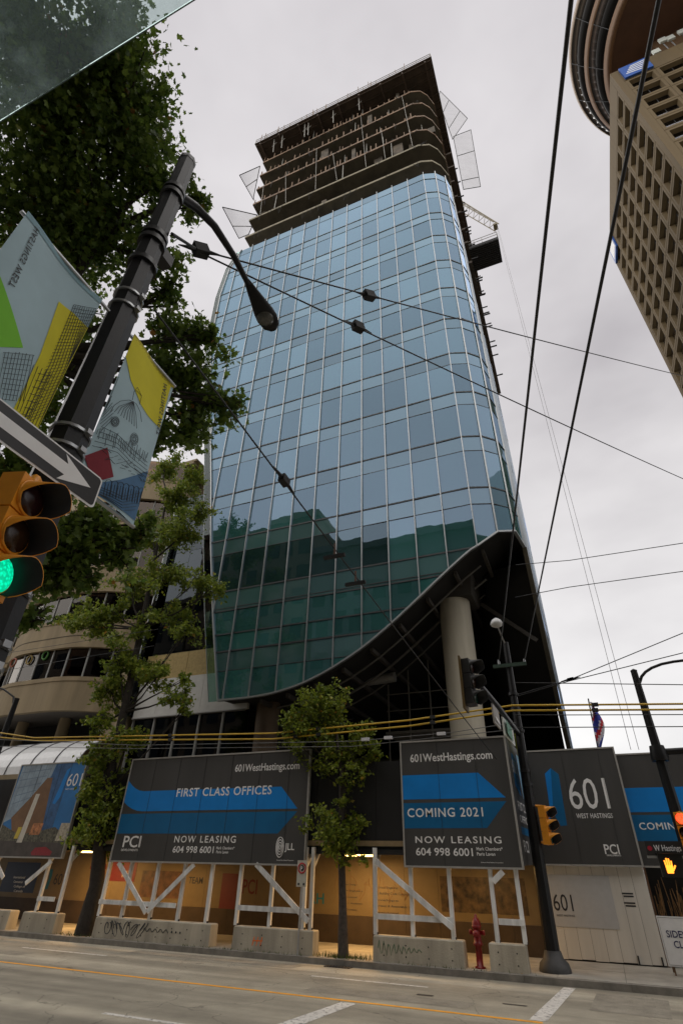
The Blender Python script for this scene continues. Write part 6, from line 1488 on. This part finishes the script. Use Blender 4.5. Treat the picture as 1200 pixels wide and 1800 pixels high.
# ------------------------------------------------------------------ trees
M_bark = mat('bark', (0.026, 0.021, 0.016), 0.9, var=0.4, scale=9, bump=0.6, bscale=25)
M_bark2 = mat('grey_bark', (0.06, 0.05, 0.042), 0.9, var=0.4, scale=9, bump=0.5, bscale=25)
L_near = leaf_mat('near_leaf', (0.06, 0.11, 0.02), (0.17, 0.24, 0.04), 0.48, dry=(0.26, 0.10, 0.02))
L_mid = leaf_mat('street_leaf', (0.09, 0.15, 0.02), (0.26, 0.30, 0.035), 0.45, dry=(0.35, 0.20, 0.03))
L_sm = leaf_mat('small_tree_leaf', (0.09, 0.14, 0.015), (0.25, 0.29, 0.03), 0.42, dry=(0.42, 0.20, 0.03))
def blobs_px(lst):
    r = []
    for px, py, rp, dist in lst:
        d = ray((px, py)); depth = dist * (ROT.transposed() @ d).z; r.append((CAM + d * dist, rp * depth / F_PX))
    return r
# near tree at the left
nb_l = blobs_px([(40, 40, 130, 13), (180, 70, 110, 13), (90, 200, 150, 12.5), (230, 150, 75, 12.5), (225, 250, 80, 12), (40, 380, 150, 12), (170, 370, 110, 11.5), (255, 330, 60, 11.5), (342, 350, 34, 11.2), (100, 540, 110, 11), (255, 450, 62, 11), (290, 520, 36, 11), (310, 590, 55, 10.5),
    (270, 650, 55, 10.2), (340, 660, 65, 10.2), (395, 715, 34, 10), (330, 740, 50, 10), (365, 595, 26, 10.3), (280, 760, 40, 10), (60, 680, 100, 10), (30, 830, 90, 9.5), (150, 925, 60, 8.8), (105, 985, 65, 8.8), (200, 965, 55, 8.8), (40, 1000, 70, 8.8), (250, 930, 32, 8.8), (60, 1085, 32, 8.6), (130, 1020, 40, 8.6)])
t1_ = thing('near_maple_tree', (-8.6, 3.4, 0.15), 'large dark green tree filling the upper left behind the lamp pole', 'tree')
tb = MB(); tk = [Vector((-8.6, 3.4, 0.15)), Vector((-8.5, 3.3, 3.0)), Vector((-8.0, 3.2, 6.0)), Vector((-7.0, 3.0, 9.0)), Vector((-6.0, 2.8, 11.5))]
tb.tube(tk, [0.34, 0.27, 0.22, 0.15, 0.07], 10); limbs(tb, tk[1:], nb_l, 0.085); twig_crown(t1_, tb, nb_l, 46000, 0.108, L_near, 'maple', twigs=16, spread=1.0, tw=0.012, off=0.2); tb.build('trunk', M_bark, t1_)
# street tree left of the wide billboard
def blobs_Y(lst):
    r = []
    for px, py, rp, y in lst:
        q = onY((px, py), y); depth = (ROT.transposed() @ (q - CAM)).z; r.append((q, rp * depth / F_PX))
    return r
TY = 18.95
lt = blobs_Y([(170, 1460, 38, 18.7), (195, 1425, 34, 18.9), (160, 1390, 26, 18.4), (200, 1370, 30, 19.2), (225, 1300, 26, 18.8), (180, 1330, 28, 18.6), (175, 1270, 22, 18.6), (195, 1215, 32, 18.8), (230, 1170, 34, 19.0), (210, 1150, 28, 18.5), (275, 1190, 26, 18.6), (310, 1225, 22, 18.5), (325, 1250, 10, 18.5), (325, 1195, 12, 18.5),
    (165, 1090, 36, 18.6), (140, 1100, 20, 18.4), (200, 1075, 26, 18.6), (230, 1020, 30, 18.8), (300, 1080, 28, 19.1), (330, 1110, 20, 18.8), (290, 1010, 34, 19.0), (350, 1020, 26, 18.7), (380, 1035, 16, 18.6), (320, 940, 34, 19.0), (270, 940, 30, 19.2), (350, 900, 22, 18.8), (310, 870, 32, 19.0), (290, 820, 26, 19.1), (335, 840, 22, 19.0), (240, 1110, 22, 18.8)])
t2_ = thing('street_tree', (-18.0, TY, 0.15), 'tall leafy street tree rising between two billboards at the left', 'tree', 'street trees on the far pavement')
b0 = onY((150, 1640), TY); tk = [Vector((b0.x, TY, 0.15)), Vector((b0.x + 0.02, TY, 1.6)), Vector((-18.6, TY, 4.6)), Vector((-18.7, TY, 8)), Vector((-18.9, TY, 12)), Vector((-19.2, TY, 16)), Vector((-19.5, TY, 20.5))]
tb = MB(); tb.tube(tk, [0.38, 0.27, 0.22, 0.18, 0.14, 0.09, 0.04], 10); limbs(tb, tk[2:], lt, 0.06); lt = [(c, r * 1.15) for c, r in lt]
twig_crown(t2_, tb, lt, 30000, 0.19, L_mid, 'leaf', twigs=12, spread=1.25, tw=0.016, off=0.16); tb.build('trunk', M_bark, t2_)
# small tree in the gap
st = blobs_Y([(560, 1235, 34, 18.6), (545, 1275, 38, 18.5), (590, 1270, 40, 18.7), (520, 1305, 28, 18.5), (570, 1320, 36, 18.6), (620, 1310, 38, 18.7), (655, 1320, 20, 18.6), (625, 1345, 22, 18.5), (570, 1215, 14, 18.6), (530, 1280, 20, 18.4), (640, 1300, 24, 18.6), (600, 1225, 16, 18.7),
    (600, 1455, 40, 18.6), (565, 1445, 26, 18.4), (630, 1445, 24, 18.7), (590, 1485, 24, 18.5), (615, 1480, 20, 18.6), (605, 1515, 14, 18.5), (610, 1375, 16, 18.6), (605, 1410, 14, 18.6), (640, 1510, 10, 18.5)])
t3_ = thing('small_street_tree', (-7.7, 18.75, 0.15), 'slim young street tree in the gap between the two grey billboards', 'tree', 'street trees on the far pavement')
b0 = onY((603, 1685), 18.75); tk = [Vector((b0.x, 18.75, 0.15)), Vector((b0.x - 0.05, 18.75, 1.5)), Vector((b0.x - 0.12, 18.72, 3.0)), Vector((b0.x - 0.15, 18.7, 5.2)), Vector((b0.x - 0.6, 18.65, 7.6))]
tb = MB(); tb.tube(tk, [0.17, 0.12, 0.11, 0.075, 0.03], 10); limbs(tb, tk[2:], st, 0.035); twig_crown(t3_, tb, st, 9500, 0.15, L_sm, 'leaf', twigs=10, spread=1.3, tw=0.011, off=0.17); tb.build('trunk', M_bark2, t3_)
# grass and fallen leaves at the tree feet
gm = MB()
for cx_, cy_, sx_, n_ in ((b0.x, 18.62, 1.0, 320), (-18.0, 18.62, 1.2, 160), (-11, 18.5, 3.5, 90), (-4.5, 18.5, 2.0, 60)):
    for i in range(n_):
        x = random.gauss(cx_, sx_ * 0.5); y = cy_ + random.uniform(-0.14, 0.3 if n_ > 100 else 0.0); h = random.uniform(0.04, 0.16) * (1 if n_ > 200 else .6); a = random.uniform(0, 3.14)
        gm.add([(x - 0.012 * math.cos(a), y - 0.012 * math.sin(a), 0.145), (x + 0.012 * math.cos(a), y + 0.012 * math.sin(a), 0.145), (x + random.uniform(-.05, .05), y + random.uniform(-.05, .05), 0.15 + h)], [(0, 1, 2)])
g_ = gm.build('grass', leaf_mat('verge_grass', (0.04, 0.07, 0.015), (0.10, 0.12, 0.03), 0.2), None); tag(g_, 'thin weeds along the kerb at the feet of the trees', 'weeds', kind='stuff')
lv = []; lf_ = []
for i in range(260):
    c_ = random.choice(((-18.0, 1.3), (-18.0, 1.3), (-7.7, 1.2), (-9, 6.0))); leaf_geo(lv, lf_, Vector((random.gauss(c_[0], c_[1]), 18.46 + abs(random.gauss(0, 0.25)), 0.165)), 0.08, 'leaf')
mb = MB(); mb.add([(v.x, v.y, max(0.152, 0.16 + (v.z - 0.165) * 0.2)) for v in lv], lf_); o = mb.build('fallen_leaves', leaf_mat('dry_leaf', (0.28, 0.14, 0.03), (0.35, 0.2, 0.05), 0.2)); tag(o, 'scattered dry leaves along the kerb', 'leaves', kind='stuff')
